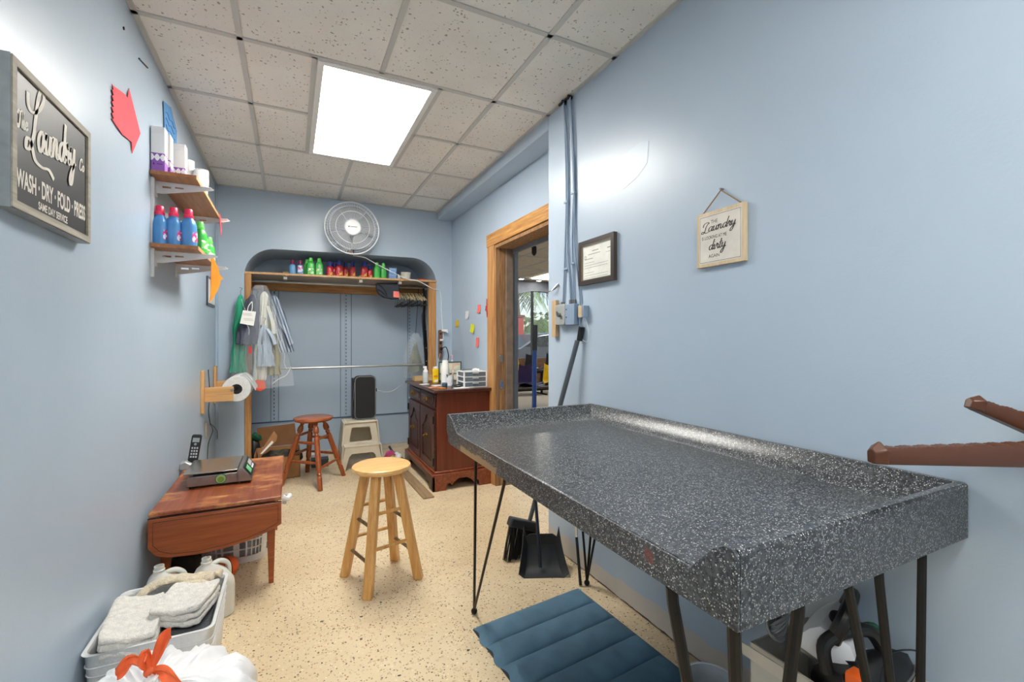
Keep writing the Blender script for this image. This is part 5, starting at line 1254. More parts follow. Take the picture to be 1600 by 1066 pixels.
for k, (x, y, w_, d_, z_, c, lab) in enumerate(((.84, 4.86, .15, .12, .03, (196, 198, 202), 'pale grey box on the alcove floor behind the stained stool'), (.83, 4.72, .15, .11, .012, (60, 62, 66), 'flat dark box on the alcove floor in front of the pale one'))):
    o = boxo('flat_box', (x-w_/2, y-d_/2, 0), (x+w_/2, y+d_/2, z_+.05), plain('flat_box%d' % k, c, .6), bevel=.003); tag(o, lab, 'box')
    boxo('lid', (x-w_/2-.002, y-d_/2-.002, z_+.05), (x+w_/2+.002, y+d_/2+.002, z_+.06), plain('flat_box%d' % k, c, .6), o)
ty = thing('toy', 'pink and lime green toy lying on the floor between step stool and cabinet', 'toy', (1.50, 4.62, 0))
b = B(); b.sph((1.47, 4.62, .055), .045); 
for k in range(10):
    a = k*.63; b.sph((1.47+.04*math.cos(a), 4.60+.02*math.sin(a*2), .058+.035*math.sin(a)), .015, seg=8)
b.build('pink_body', plain('pink_toy', (210, 80, 140), .4, var=.3), ty)
B().sph((1.49, 4.58, .028), .03).build('green_part', M('lime_toy', (182, 206, 60), .4), ty)
b = B().sph((1.555, 4.60, .035), .034).sph((1.545, 4.66, .04), .03); b.build('white_part', M_WHITEP, ty)
B().sph((1.43, 4.62, .025), .026).build('blue_part', M('navy_toy', (40, 50, 80), .5), ty)
o = B().tube(cr([(1.50, 4.80, .10), (1.53, 4.74, .05), (1.58, 4.66, .04), (1.58, 4.58, .02), (1.60, 4.50, .02)], 6), .012, 8).build('power_cable', M_BLACK); tag(o, 'thick black cord curling on the floor beside the cabinet', 'cord')

# ================================================================== WALL FAN
fx, fy, fz, fr_ = 1.085, 4.36, 2.225, .235
fan = thing('wall_fan', 'white round wall mounted fan with wire cage above the alcove', 'fan', (fx, 4.61, fz))
tiltm = Matrix.Rotation(-.0, 4, 'X')
M_FANW = M('fan_white', (226, 230, 234), .35); M_FANB = plain('fan_blade_grey', (140, 146, 152), .35, var=.04)
def F(r, a, dy): return Vector((fx+r*math.cos(a), fy+dy, fz+r*math.sin(a)))
b = B(); b.tube([F(fr_, 2*PI*i/64, 0) for i in range(64)], .0055, 8, True); b.build('cage_ring', M_FANW, fan)
b = B()
for rr, dy in ((.145, -.042), (.195, -.028), (.07, -.05)): b.tube([F(rr, 2*PI*i/48, dy) for i in range(48)], .0028 if rr != .195 else .0022, 6, True)
for rr, dy in ((.15, .05), (.21, .03)): b.tube([F(rr, 2*PI*i/48, dy) for i in range(48)], .002, 5, True)
b.build('cage_hoops', M_FANW, fan)
b = B()
for i in range(84):
    a = 2*PI*i/84; b.tube([F(.06, a, -.05), F(.13, a+.05, -.045), F(.19, a+.08, -.03), F(.225, a+.09, -.012), F(fr_, a+.09, 0)], .0011, 4)
b.build('front_wires', M_FANW, fan)
b = B()
for i in range(60):
    a = 2*PI*i/60; b.tube([F(.05, a, .06), F(.15, a, .052), F(.215, a, .03), F(fr_, a, 0)], .0011, 4)
b.build('rear_wires', M_FANW, fan)
B().lathe((fx, fy, fz), [(0, -.058), (.05, -.058), (.064, -.052), (.067, -.045), (.0, -.045)], 32, 'y').build('hub_badge', M('fan_badge', (240, 240, 240), .4), fan)
b = B(); b.cyl((fx-.035, fy-.0585, fz), (fx-.035, fy-.0595, fz), .006, seg=12); b.box((fx-.026, fy-.0595, fz-.002), (fx+.035, fy-.0585, fz+.002)); b.build('badge_print', M_INK, fan, smooth=False)
for k in range(5):
    a0 = 2*PI*k/5+.3
    def bf(u, v, a0=a0):
        r = .03+.17*u; a = a0+(v-.5)*(1.05+.15*u); return F(r, a, -.0+.022*(v-.5)*2*(.6+.4*u))
    B().grid(bf, 8, 8, .002).build('blade', M_FANB, fan)
B().cyl((fx, fy+.02, fz), (fx, fy+.14, fz), .055, .05, 24).build('motor_housing', M_FANW, fan, .006)
B().box((fx-.03, fy+.08, fz-.20), (fx+.02, fy+.12, fz-.01)).build('neck', M_FANW, fan, .008)
B().box((fx-.035, 4.46, fz-.20), (fx+.025, 4.608, fz-.14)).build('wall_bracket', M_FANW, fan, .008)
B().box((fx-.04, 4.385, fz-.235), (fx+.02, 4.40, fz-.185)).build('control_panel', M('dark_fan_control', (70, 46, 44), .4), fan, .003)
o = B().tube(cr([(1.11, 4.50, 2.00), (1.22, 4.56, 2.00), (1.31, 4.595, 1.965), (1.50, 4.56, 1.87), (1.62, 4.55, 1.82), (1.75, 4.56, 1.80), (1.90, 4.585, 1.735), (1.985, 4.603, 1.71), (2.0, 4.603, 1.5), (2.01, 4.60, 1.35), (2.02, 4.59, 1.22)], 8), .0042, 6).build('fan_cord', M_WHITEP); tag(o, 'white cord running down from the fan past the alcove shelf', 'cord')

# wooden outlet strip, hook, sticky notes
st = thing('outlet_strip', 'brown wooden outlet strip with plugged in cords in the back right corner', 'outlet strip', (2.0, 4.60, 1.0))
rb(1.965, 2.005, 4.585, 4.607, 1.0, 1.31, .015, 'y').build('strip_board', wood('walnut_strip', (140, 100, 78), (104, 70, 54), 'z', .5), st, .003)
for z_ in (1.27, 1.17, 1.12, 1.07): B().cyl((1.985, 4.584, z_), (1.985, 4.586, z_), .012, seg=12).build('socket', M_BLACK, st)
B().box((1.975, 4.56, 1.195), (2.01, 4.585, 1.215)).build('plug', M_WHITEP, st, .003); B().box((1.975, 4.55, 1.10), (2.0, 4.585, 1.13)).build('plug', M_BLACK, st, .003)
B().tube(cr([(1.99, 4.555, 1.115), (2.03, 4.54, 1.13), (2.055, 4.54, 1.05), (2.05, 4.55, .96), (2.04, 4.5, .86)], 6), .005, 6).build('black_plug_cord', M_BLACK, st)
B().tube(cr([(1.98, 4.58, 1.07), (1.96, 4.57, 1.0), (1.94, 4.56, .93), (1.90, 4.55, .86)], 6), .003, 6).build('thin_cord', M_WHITEP, st)
o = B().box((1.995, 4.56, 1.29), (2.055, 4.607, 1.315)).cyl((2.05, 4.57, 1.30), (2.05, 4.57, 1.28), .010, seg=10).build('white_hook', M_WHITEP, bevel=.003); tag(o, 'white plastic hook at the top of the wooden outlet strip', 'hook')
def note(y, z_, w_, h_, c, cn, lab, curl=.012, rot=0.0):
    def f(u, v):
        yy = (.5-u)*w_; zz_ = (v-.5)*h_; c_, s_ = math.cos(rot), math.sin(rot)
        return Vector((2.1145-curl*(1-v)**2*(.4+.6*u), y+yy*c_-zz_*s_, z_+zz_*c_+yy*s_))
    o = B().grid(f, 4, 6, .001).build('sticky_note', M(cn, c, .8)); return tag(o, lab, 'sticky note', 'sticky notes on the far right wall')
note(3.83, 1.488, .075, .075, (244, 116, 106), 'coral_note', 'coral sticky note, highest on the far right wall', rot=.1)
note(4.14, 1.448, .095, .075, (232, 232, 232), 'white_note', 'white note beside the coral sticky notes')
note(4.43, 1.372, .10, .07, (226, 190, 40), 'mustard_note', 'mustard yellow sticky note nearest the room corner')
note(4.00, 1.315, .10, .08, (222, 226, 50), 'lime_note', 'lime yellow sticky note in the middle of the notes', rot=.15)
note(3.87, 1.185, .075, .085, (244, 116, 106), 'coral_note', 'coral sticky note, lowest on the far right wall')
b = B()
for k, (a, c_) in enumerate((((3.60, 1.56), (3.585, 1.40)), ((3.63, 1.46), (3.585, 1.50)), ((3.62, 1.50), (3.59, 1.44)))):
    b.tube(cr([(2.095, a[0], a[1]), (2.085, (a[0]+c_[0])/2-.01, (a[1]+c_[1])/2), (2.09, c_[0], c_[1])], 5), .005, 6, flat=.4)
o = b.build('ribbon', M('dark_red_ribbon', (170, 44, 56), .6)); tag(o, 'dark red ribbon bow tied at the pine door casing', 'ribbon')

# ================================================================== ON TOP OF THE CABINET
CT = .8065
def onlathe(name, lab, cat, x, y, prof, mat, **k):
    o = B().lathe((x, y, CT), prof, 24).build(name, mat); tag(o, lab, cat); return o
o = boxo('wooden_tray', (1.66, 4.36, CT), (1.90, 4.46, CT+.045), wood('pale_tray_wood', (216, 186, 138), (186, 152, 104), 'x', .5), bevel=.002); tag(o, 'pale wooden board lying at the back of the cabinet top', 'board')
t = thing('foam_bottle', 'clear foam pump bottle on the left of the cabinet top', 'bottle', (1.71, 4.16, CT))
B().lathe((1.71, 4.16, CT), [(0, 0), (.024, 0), (.026, .004), (.026, .085), (.022, .097), (.014, .10), (0, .10)], 24).build('body', clear_plastic('clear_bottle', (214, 222, 226), .75, .2), t)
B().lathe((1.71, 4.16, CT+.10), [(0, 0), (.022, 0), (.022, .012), (.016, .02), (.012, .03), (.012, .045), (0, .045)], 20).box((1.688, 4.153, CT+.138), (1.72, 4.167, CT+.155)).build('pump', M_WHITEP, t)
t = thing('yellow_bottle', 'yellow bottle with a white flip cap on the cabinet top', 'bottle', (1.80, 4.14, CT))
rb(1.772, 1.828, 4.125, 4.16, CT, CT+.13, .012, 'z').build('body', M('bright_yellow_bottle', (246, 206, 20), .35), t, .004)
rb(1.780, 1.822, 4.127, 4.158, CT+.13, CT+.15, .01, 'z').build('cap', M_WHITEP, t, .002)
boxo('front_label', (1.779, 4.1235, CT+.05), (1.815, 4.1248, CT+.07), M('orange_label', (226, 140, 20), .5), t); boxo('lower_label', (1.785, 4.1235, CT+.008), (1.818, 4.1248, CT+.028), M_PAPER, t)
# tall stack of upturned foam cups, plus upright white cup
def inv_tall(x, y, n, r, h, step, lab, tilt=0):
    t = thing('foam_cup_stack', lab, 'cups', (x, y, CT))
    for k in range(n):
        z_ = CT+k*step; B().lathe((x+k*tilt, y, z_), [(r-.002, 0), (r+.001, 0), (r+.001, .005), (r*.94, h*.3)]+([(r*.66, h), (0, h)] if k == n-1 else [(r*.8, h*.6)]), 24, capped=False).build('cup', M_PAPER, t)
    return t
inv_tall(1.83, 3.94, 7, .036, .085, .022, 'tall stack of upturned white cups on the cabinet top')
o = B().lathe((1.835, 3.82, CT), [(0, 0), (.028, 0), (.036, .080), (.038, .082), (.034, .08), (.027, .004), (0, .004)], 28).build('cup', M_WHITEP); tag(o, 'upright white cup in front of the tall cup stack, holding scissors', 'cup')
t = thing('scissors', 'scissors with white ring handles standing in the white cup', 'scissors', (1.85, 3.82, CT+.02))
B().tube([(1.86+.0+.015*math.cos(q), 3.815, CT+.125+.018*math.sin(q)) for q in [2*PI*k/16 for k in range(16)]], .004, 6, True).tube([(1.857+.0, 3.815, CT+.107), (1.845, 3.82, CT+.04)], .004, 6).build('handle', M('pinkish_handle', (220, 190, 180), .4), t)
B().tube([(1.845, 3.82, CT+.05), (1.838, 3.82, CT+.008)], .004, 6).build('blades', M_STEEL, t)
o = B().cyl((1.83, 3.805, CT+.01), (1.80, 3.80, CT+.10), .004, seg=8).build('pen', M_BLACK); 
tag(o, 'black pen leaning in the white cup', 'pen')
# three drawer organiser
og = thing('drawer_organizer', 'white plastic three drawer organizer with grey translucent drawers on the cabinet', 'organizer', (1.99, 3.66, CT))
M_DRAW = clear_plastic('smoky_drawer', (112, 124, 136), .9, .25)
ox0, ox1, oy0, oy1, oh = 1.875, 2.088, 3.575, 3.76, .135
b = B()
for x in (ox0, ox1-.012):
    for y in (oy0, oy1-.012): b.box((x, y, CT), (x+.012, y+.012, CT+oh))
for k in range(4): b.box((ox0, oy0, CT+k*(oh-.006)/3), (ox1, oy1, CT+k*(oh-.006)/3+.006))
b.build('frame', M_WHITEP, og, .0015)
for k in range(3):
    z_ = CT+.008+k*(oh-.006)/3; d = B().box((ox0+.014, oy0+.003, z_), (ox1-.014, oy1-.006, z_+.034)).build('drawer', M_DRAW, og, .002)
    B().box((ox0+.08, oy0-.006, z_+.026), (ox1-.08, oy0+.004, z_+.031)).build('pull', M_WHITEP, d)
o = B().tube(cr([(1.90, 3.68, CT+oh+.006), (1.95, 3.70, CT+oh+.010), (2.02, 3.67, CT+oh+.012), (2.06, 3.69, CT+oh+.006)], 5), .005, 8).build('marker', M('grey_marker', (96, 104, 108), .5)); tag(o, 'grey marker lying on top of the drawer organizer', 'marker')
o = B().tube(cr([(1.97, 3.62, CT+oh+.008), (2.0, 3.64, CT+oh+.016), (2.03, 3.62, CT+oh+.008)], 5), .008, 8).build('plastic_clip', M_WHITEP); tag(o, 'small white plastic clip lying on the drawer organizer', 'clip')  # bent tube for the small white cap
# small glass tank with dark green frame
tk = thing('picture_box', 'framed picture with a dark green edge leaning behind the cups on the cabinet', 'picture', (1.96, 4.22, CT))
fb = B(); holed(fb, [(1.855, CT), (2.085, CT), (2.085, CT+.19), (1.855, CT+.19)], [[(1.865, CT+.01), (2.075, CT+.01), (2.075, CT+.18), (1.865, CT+.18)]], (0, 4.22, 0), (1, 0, 0), (0, 0, 1), (0, .012, 0)); fb.build('frame', M('dark_green_frame', (64, 92, 90), .5), tk)
t_ = NT('faded_picture'); t_.col(t_.ramp(t_.noise(16, None, 3), [(.35, lin((196, 214, 196))), (.5, lin((232, 226, 196))), (.62, lin((226, 190, 170)))])); boxo('print', (1.863, 4.225, CT+.008), (2.077, 4.23, CT+.182), t_.fin(.6), tk)
boxo('cross_bar', (1.865, 4.218, CT+.07), (2.075, 4.221, CT+.078), M('dark_green_frame', (64, 92, 90), .5), tk)
o = B().lathe((1.93, 4.05, CT), [(0, 0), (.02, 0), (.026, .02), (.02, .04), (0, .045)], 16).build('green_ornament', plain('green_white_ornament', (120, 170, 130), .5, var=.5, nscale=60)); tag(o, 'small green and white ornament behind the cups', 'ornament')
t = thing('glue_bottle', 'white bottle with a pointed nozzle at the back right of the cabinet top', 'bottle', (2.03, 4.34, CT))
B().lathe((2.035, 4.36, CT), [(0, 0), (.024, 0), (.024, .15), (.014, .18), (.009, .20), (0, .20)], 20).build('body', M_WHITEP, t)
B().lathe((2.035, 4.36, CT+.20), [(.009, 0), (.008, .02), (.004, .045), (0, .045)], 14).box((2.02, 4.355, CT+.24), (2.045, 4.365, CT+.25)).build('nozzle', M('pale_pink_nozzle', (224, 170, 180), .5), t)
# flat litter on the top
for k, (x, y, w_, d_, r_, c, cn, lab) in enumerate(((1.66, 4.02, .075, .05, .3, (232, 234, 236), 'white_paper2', 'small white slip of paper at the left edge of the cabinet top'),
    (1.73, 3.86, .08, .07, .1, (240, 240, 240), 'white_card', 'white card lying in front of the foam bottle'),
    (1.66, 3.72, .09, .035, .5, (240, 170, 150), 'peach_paper', 'peach paper strip near the front corner of the cabinet'),
    (1.70, 3.62, .06, .06, .2, (206, 130, 50), 'amber_block', 'amber orange label lying at the front corner of the cabinet'),
    (1.85, 3.56, .13, .05, .05, (236, 236, 238), 'white_paper3', 'long white paper near the side edge of the cabinet top'))):
    o = B().box((x-w_/2, y-d_/2, CT), (x+w_/2, y+d_/2, CT+.003+.001*k), Matrix.Rotation(r_, 3, 'Z')).build('paper_slip', M(cn, c, .7)); tag(o, lab, 'paper')
o = B().cyl((1.755, 3.72, CT), (1.755, 3.72, CT+.036), .024, seg=24).build('tape_measure', M('slate_blue_plastic', (58, 84, 106), .5), bevel=.006); tag(o, 'round slate blue tin among the papers on the cabinet', 'tin')
B().cyl((1.755, 3.72, CT+.036), (1.755, 3.72, CT+.038), .018, seg=20).build('tin_lid', M('slate_blue_lid', (74, 100, 122), .4), o)
o = B().sph((1.80, 3.60, CT+.012), .022, 1.3, .8, .5).build('black_clip', M('dark_green_black', (40, 52, 48), .5)); tag(o, 'dark oval pin cushion at the edge of the cabinet top', 'pin cushion')
t = thing('stapler', 'dark grey stapler lying across the white paper on the cabinet', 'stapler', (1.88, 3.66, CT))
B().box((1.79, 3.635, CT+.004), (1.90, 3.655, CT+.012), Matrix.Rotation(.25, 3, 'Z')).build('base', M_BLACK, t, .002); B().box((1.79, 3.637, CT+.016), (1.895, 3.653, CT+.028), Matrix.Rotation(.25, 3, 'Z')@Matrix.Rotation(-.06, 3, 'Y')).build('arm', M('dark_grey_plastic', (64, 66, 72), .4), t, .004)

# ================================================================== RIGHT WALL
XW = 1.958
def conduit(name, pts, r, lab):
    o = B().tube(cr(pts, 6), r, 10).build(name, M_GREYPAINT); return tag(o, lab, 'cable')
conduit('conduit', [(1.948, 2.145, 2.53), (1.950, 2.135, 2.3), (1.949, 2.125, 2.0), (1.949, 2.135, 1.75), (1.950, 2.155, 1.45), (1.950, 2.16, 1.405)], .0052, 'painted cable on the right wall ending at the left junction box, leftmost of the bundle')
conduit('conduit', [(1.935, 2.135, 2.53), (1.948, 2.118, 2.3), (1.949, 2.11, 2.0), (1.949, 2.115, 1.75), (1.950, 2.09, 1.50), (1.950, 2.08, 1.40)], .0052, 'painted cable on the right wall running beside the leftmost one down to the boxes')
conduit('conduit', [(1.948, 2.085, 2.53), (1.950, 2.07, 2.3), (1.949, 2.055, 2.0), (1.949, 2.065, 1.75), (1.950, 2.055, 1.45), (1.950, 2.05, 1.40)], .0052, 'painted cable on the right wall curving to the right junction box')
conduit('conduit', [(1.938, 2.075, 2.53), (1.945, 2.055, 2.3), (1.948, 2.045, 2.0), (1.948, 2.04, 1.7), (1.949, 1.995, 1.45), (1.948, 1.99, 1.30), (1.94, 1.985, 1.235)], .0055, 'painted cable on the right wall, rightmost, running on past the boxes')
for k, (y, z_) in enumerate(((2.125, 1.97), (2.055, 2.00), (2.125, 1.60), (2.055, 1.62))):
    o = B().box((1.942, y-.018, z_-.006), (1.957, y+.018, z_+.006)).build('cable_strap', M_GREYPAINT, bevel=.002); tag(o, ['upper cable strap on the left pair', 'upper cable strap on the right pair', 'lower cable strap on the left pair', 'lower cable strap on the right pair'][k], 'strap')
for y in (2.14, 2.08):
    o = B().cyl((1.93, y, 2.525), (1.952, y, 2.525), .012, seg=12).box((1.925, y-.01, 2.515), (1.935, y+.03, 2.525)).build('pipe_clamp', M_BLKMETAL); tag(o, 'black clamp where the %s cables enter the ceiling' % ('left' if y > 2.1 else 'right'), 'clamp')
M_BOXG = plain('grey_junction_box', (168, 172, 170), .5, .2, .1)
jb = thing('junction_box', 'grey metal junction box with rounded corners and a key switch', 'junction box', (XW, 2.22, 1.29))
rb(1.923, 1.957, 2.10, 2.202, 1.290, 1.405, .018, 'x').build('box', M_BOXG, jb, .004)
b = B()
for y, z_ in ((2.175, 1.36), (2.135, 1.335)): b.cyl((1.923, y, z_), (1.918, y, z_), .008, seg=12)
b.build('knob', M_STEEL, jb); B().cyl((1.923, 2.15, 1.347), (1.908, 2.15, 1.347), .012, seg=16).build('switch', M_STEEL, jb)
B().cyl((1.95, 2.16, 1.40), (1.95, 2.16, 1.42), .012, seg=10).build('connector', M_STEEL, jb)
jb = thing('junction_box', 'blue grey painted junction box next to the certificate side of the cables', 'junction box', (XW, 2.10, 1.29))
rb(1.920, 1.957, 2.005, 2.092, 1.288, 1.40, .006, 'x').build('box', M_GREYPAINT, jb, .003)
b = B()
for y, z_ in ((2.08, 1.372), (2.08, 1.33)): b.cyl((1.92, y, z_), (1.9185, y, z_), .004, seg=8)
b.build('screws', M_BLKMETAL, jb); B().cyl((1.95, 2.08, 1.40), (1.95, 2.08, 1.425), .012, seg=10).cyl((1.95, 2.05, 1.40), (1.95, 2.05, 1.425), .012, seg=10).build('connector', M_STEEL, jb)
o = boxo('wood_strip', (1.935, 2.215, 1.225), (1.957, 2.260, 1.435), wood('plain_strip', (206, 178, 140), (176, 146, 108), 'z', .7), bevel=.002); tag(o, 'short bare wood strip on the corner of the right wall by the junction box', 'wood strip')
o = B().tube([(1.93, 2.25, 1.49), (1.955, 2.22, 1.53)], .004, 6).tube([(1.935, 2.29, 1.49), (1.945, 2.24, 1.50), (1.955, 2.21, 1.52)], .003, 6).tube(cr([(1.93, 2.285, 1.50), (1.928, 2.30, 1.46), (1.932, 2.30, 1.41)], 5), .0025, 6).build('key_hook', M_STEEL); tag(o, 'small steel hook with keys above the bare wood strip', 'hook')
jb = thing('phone_jack', 'small beige and blue surface box with a looped wire on the right wall', 'wall box', (XW, 1.95, 1.33))
boxo('cover', (1.925, 1.925, 1.325), (1.957, 1.965, 1.385), M_GREYPAINT, jb, .002); boxo('front_face', (1.923, 1.942, 1.325), (1.926, 1.972, 1.385), M('beige_cover', (206, 186, 146), .5), jb, .001)
B().tube(cr([(1.945, 1.955, 1.325), (1.945, 1.975, 1.28), (1.945, 2.0, 1.235)], 5), .0022, 6).tube(cr([(1.95, 1.945, 1.32), (1.95, 1.92, 1.26), (1.95, 1.93, 1.20), (1.948, 1.97, 1.21), (1.946, 1.99, 1.235)], 6), .002, 6).build('wire', plain('pale_wire', (206, 212, 218), .5), jb)
# certificate
cf = thing('certificate', 'framed certificate in a dark brown frame on the right wall', 'certificate', (XW, 1.85, 1.49))
y0, y1, z0_, z1_ = 1.700, 1.990, 1.490, 1.716
fb = B(); holed(fb, [(-y1, z0_), (-y0, z0_), (-y0, z1_), (-y1, z1_)], [[(-y1+.022, z0_+.022), (-y0-.022, z0_+.022), (-y0-.022, z1_-.022), (-y1+.022, z1_-.022)]], (XW-.022, 0, 0), (0, -1, 0), (0, 0, 1), (.02, 0, 0))
t_ = NT('rope_frame'); w_ = t_.n('ShaderNodeTexWave'); w_.inputs['Scale'].default_value = 60; t_.l(t_.mapping((1, 1, 1), rot=(.7, 0, 0)), w_.inputs['Vector']); t_.col(t_.ramp(w_.outputs['Fac'], [(.3, lin((44, 34, 32))), (.7, lin((96, 78, 68)))])); fb.build('frame', t_.fin(.4), cf)
fb = B(); q = .019; holed(fb, [(-y1+q, z0_+q), (-y0-q, z0_+q), (-y0-q, z1_-q), (-y1+q, z1_-q)], [[(-y1+.026, z0_+.026), (-y0-.026, z0_+.026), (-y0-.026, z1_-.026), (-y1+.026, z1_-.026)]], (XW-.020, 0, 0), (0, -1, 0), (0, 0, 1), (.008, 0, 0)); fb.build('inner_bead', M('bronze_bead', (138, 124, 106), .4, metal=.4), cf)
boxo('paper', (XW-.012, y0+.02, z0_+.02), (XW-.010, y1-.02, z1_-.02), M('certificate_paper', (232, 232, 222), .6), cf)
b = B(); U_, V_ = (0, -1, 0), (0, 0, 1); xo = XW-.0125
b.tube([(xo+.0, 1.94+.008*math.cos(a), 1.63+.008*math.sin(a)) for a in [2*PI*k/16 for k in range(16)]], .0012, 4, True)
R = random.Random(5)
def ln(ya, z_, L, h_=.0022):
    y = ya
    while y > ya-L:
        w_ = R.uniform(.004, .013); b.box((xo-.0003, max(y-w_, ya-L), z_), (xo, y, z_+h_)); y -= w_+.002
ln(1.880, 1.655, .05, .004); ln(1.915, 1.640, .10, .003); ln(1.945, 1.618, .07, .003); ln(1.76, 1.650, .035, .005); ln(1.77, 1.632, .04, .002)
for k in range(6): ln(1.945, 1.600-.013*k-(.012 if k > 2 else 0), .19 if k % 3 else .08, .0016)
b.build('printing', M('grey_print', (130, 134, 136), .8), cf, smooth=False)
# laundry dirty sign
ls = thing('hanging_sign', 'square wooden sign hung on twine reading The Laundry is looking at me dirty again', 'sign', (XW, 1.122, 1.475))
y0, y1, z0_, z1_ = 1.022, 1.222, 1.474, 1.672
boxo('panel', (XW-.016, y0, z0_), (XW-.001, y1, z1_), wood('cream_pine', (226, 206, 174), (206, 180, 140), 'z', .6), ls, .0015)
boxo('face', (XW-.0165, y0+.012, z0_+.012), (XW-.016, y1-.012, z1_-.012), M('cream_face', (222, 216, 206), .7), ls)
xo = XW-.0167; b = B()
for p, q in (((y0+.016, z0_+.016), (y1-.016, z0_+.0163)), ((y0+.016, z1_-.0163), (y1-.016, z1_-.016))): b.box((xo-.0003, p[0], p[1]-.0004), (xo, q[0], q[1]+.0004))
for yy in (y0+.016, y1-.016): b.box((xo-.0003, yy-.0004, z0_+.016), (xo, yy+.0004, z1_-.016))
text_mesh(b, 'THE', .0185, (xo, 1.158, 1.627), U_, V_, depth=.0003, fit=.028)
Us = Vector((0, -1, .03))
script_text(b, 'l', .0175, (xo, 1.190, 1.597), Us, V_, .15, .085, depth=.0003, sx=1.1); script_text(b, 'aundry', .0165, (xo, 1.170, 1.600), Us, V_, .22, .09, depth=.0003, sx=1.18)
text_mesh(b, 'IS LOOKING AT ME', .0165, (xo, 1.198, 1.573), U_, V_, depth=.0003, fit=.106)
script_text(b, 'dirty', .0170, (xo, 1.168, 1.533), Us, V_, .2, .095, depth=.0003, sx=1.1)
text_mesh(b, 'AGAIN', .0165, (xo, 1.168, 1.505), U_, V_, depth=.0003, fit=.046)
b.build('lettering', M('dark_brown_ink', (52, 44, 40), .8), ls, smooth=False)
B().tube([(XW-.008, 1.205, 1.668), (XW-.012, 1.12, 1.738), (XW-.008, 1.035, 1.668)], .0025, 8).build('twine', M('twine', (150, 124, 98), .9), ls)
B().cyl((XW-.016, 1.12, 1.742), (XW, 1.12, 1.742), .004, seg=10).build('nail', M_STEEL, ls)
# patch of rough filler on the wall
t_ = wall_mat('rough_wall_patch', (178, 196, 212))
b = B(); R = random.Random(8); out = [(1.72, 2.02), (1.64, 2.06), (1.54, 2.075), (1.49, 2.06), (1.50, 1.97), (1.56, 1.93), (1.66, 1.90), (1.72, 1.92), (1.735, 1.97)]
b.prism([(y, z_) for y, z_ in out], (1.9575, 0, 0), (0, 1, 0), (0, 0, 1), (-.0006, 0, 0)); o = b.build('wall_patch', t_); struct(o); o.name = 'trim_8'

# ================================================================== BROWN HANGER ARMS at the right edge
M_BRN = plain('brown_plastic', (84, 46, 25), .38, var=.06)
hr = thing('clothes_rack', 'brown plastic wall rack with ribbed fold out arms at the right edge', 'clothes rack', (1.94, .30, .96))
rb(1.93, 1.957, .22, .36, .92, 1.10, .02, 'x').build('wall_plate', M_BRN, hr, .006)
def rack_arm(tip, hub, h0, h1, lab=None):
    tip = Vector(tip); hub = Vector(hub); d = hub-tip; L = d.length; d.normalize(); s_ = d.cross(Vector((0, 0, 1))).normalized(); up = s_.cross(d).normalized()
    b = B(); n = int(L/.0045); rings = []
    for i in range(n+1):
        q = i/n; w_ = .011+.004*q; h = (h0+(h1-h0)*q)
        top = h*.5+.0014*abs(math.sin(i*PI/2+.3))+.0022*abs(math.sin(i*PI/8)); c = tip+d*(L*q)
        rings.append([c+s_*w_*a+up*e for a, e in ((-.8, -h*.5), (.8, -h*.5), (1, -h*.35), (1, h*.38), (.75, top), (-.75, top), (-1, h*.38), (-1, -h*.35))])
    b.rings(rings); o = b.build('arm', M_BRN, hr)
    k = B(); c = tip; k.rings([[c-d*.016+s_*a*.7+up*(e*.75) for a, e in ((-.01, -h0*.62), (.01, -h0*.62), (.012, h0*.35), (0, h0*.75), (-.012, h0*.35))], [c+s_*a+up*(e+.002) for a, e in ((-.014, -h0*.55), (.014, -h0*.55), (.017, h0*.5), (0, h0*.98), (-.017, h0*.5))], [c+d*.006+s_*a+up*(e) for a, e in ((-.014, -h0*.5), (.014, -h0*.5), (.016, h0*.4), (0, h0*.8), (-.016, h0*.4))]])
    k.build('end_stop', M_BRN, o, .002); return o
rack_arm((1.515, .438, 1.004), (1.935, .285, .995), .026, .048)
rack_arm((1.795, .405, 1.080), (1.94, .335, 1.022), .021, .044)

# ================================================================== TOOLS, MAT, BUCKET, BIN UNDER THE COUNTER
dp = thing('dustpan', 'black long handled dustpan with a blue handle standing by the doorway wall', 'dustpan', (1.74, 2.08, 0))
M_DP = M('black_rubbery_plastic', (44, 46, 48), .5)
def dl(x, y, z_):   # dustpan frame: x across, y back, turned toward the room
    c_, s_ = math.cos(-.42), math.sin(-.42); return Vector((1.735+x*c_-y*s_, 2.0+x*s_+y*c_, z_))
def dpf(u, v):
    w_ = .128-.035*v; e = (u-.5)*2; side = abs(e)
    wall = max(0, side-.78)/.22
    return dl(e*w_, .0+.14*v, .003+.11*v**2.6+wall**1.2*(.02+.10*v)*(1-.25*v))
b = B(); b.grid(dpf, 28, 16, .003); b.build('pan', M_DP, dp)
b = B(); bw_ = [(-.093, .05), (-.098, .10), (-.090, .145), (-.06, .165), (.06, .165), (.090, .145), (.098, .10), (.093, .05)]
b.rings([[dl(x, .138, z_) for x, z_ in bw_], [dl(x, .143, z_) for x, z_ in bw_]]).build('back_wall', M_DP, dp)
B().tube([(1.742, 2.05, .03), (1.752, 2.09, .18), (1.77, 2.17, .45)], .009, 10).build('lower_handle', M('dark_navy_metal', (40, 46, 60), .35, metal=.4), dp)
B().tube([(1.77, 2.17, .45), (1.785, 2.195, .80), (1.793, 2.205, 1.16)], .0125, 12).build('blue_handle', M('royal_blue_handle', (24, 54, 112), .35), dp)
B().tube([(1.793, 2.205, 1.15), (1.796, 2.208, 1.29)], .016, 12).build('grip', M_BLACK, dp)
br = thing('broom', 'grey handled broom leaning on the right wall behind the counter', 'broom', (1.72, 2.3, 0))
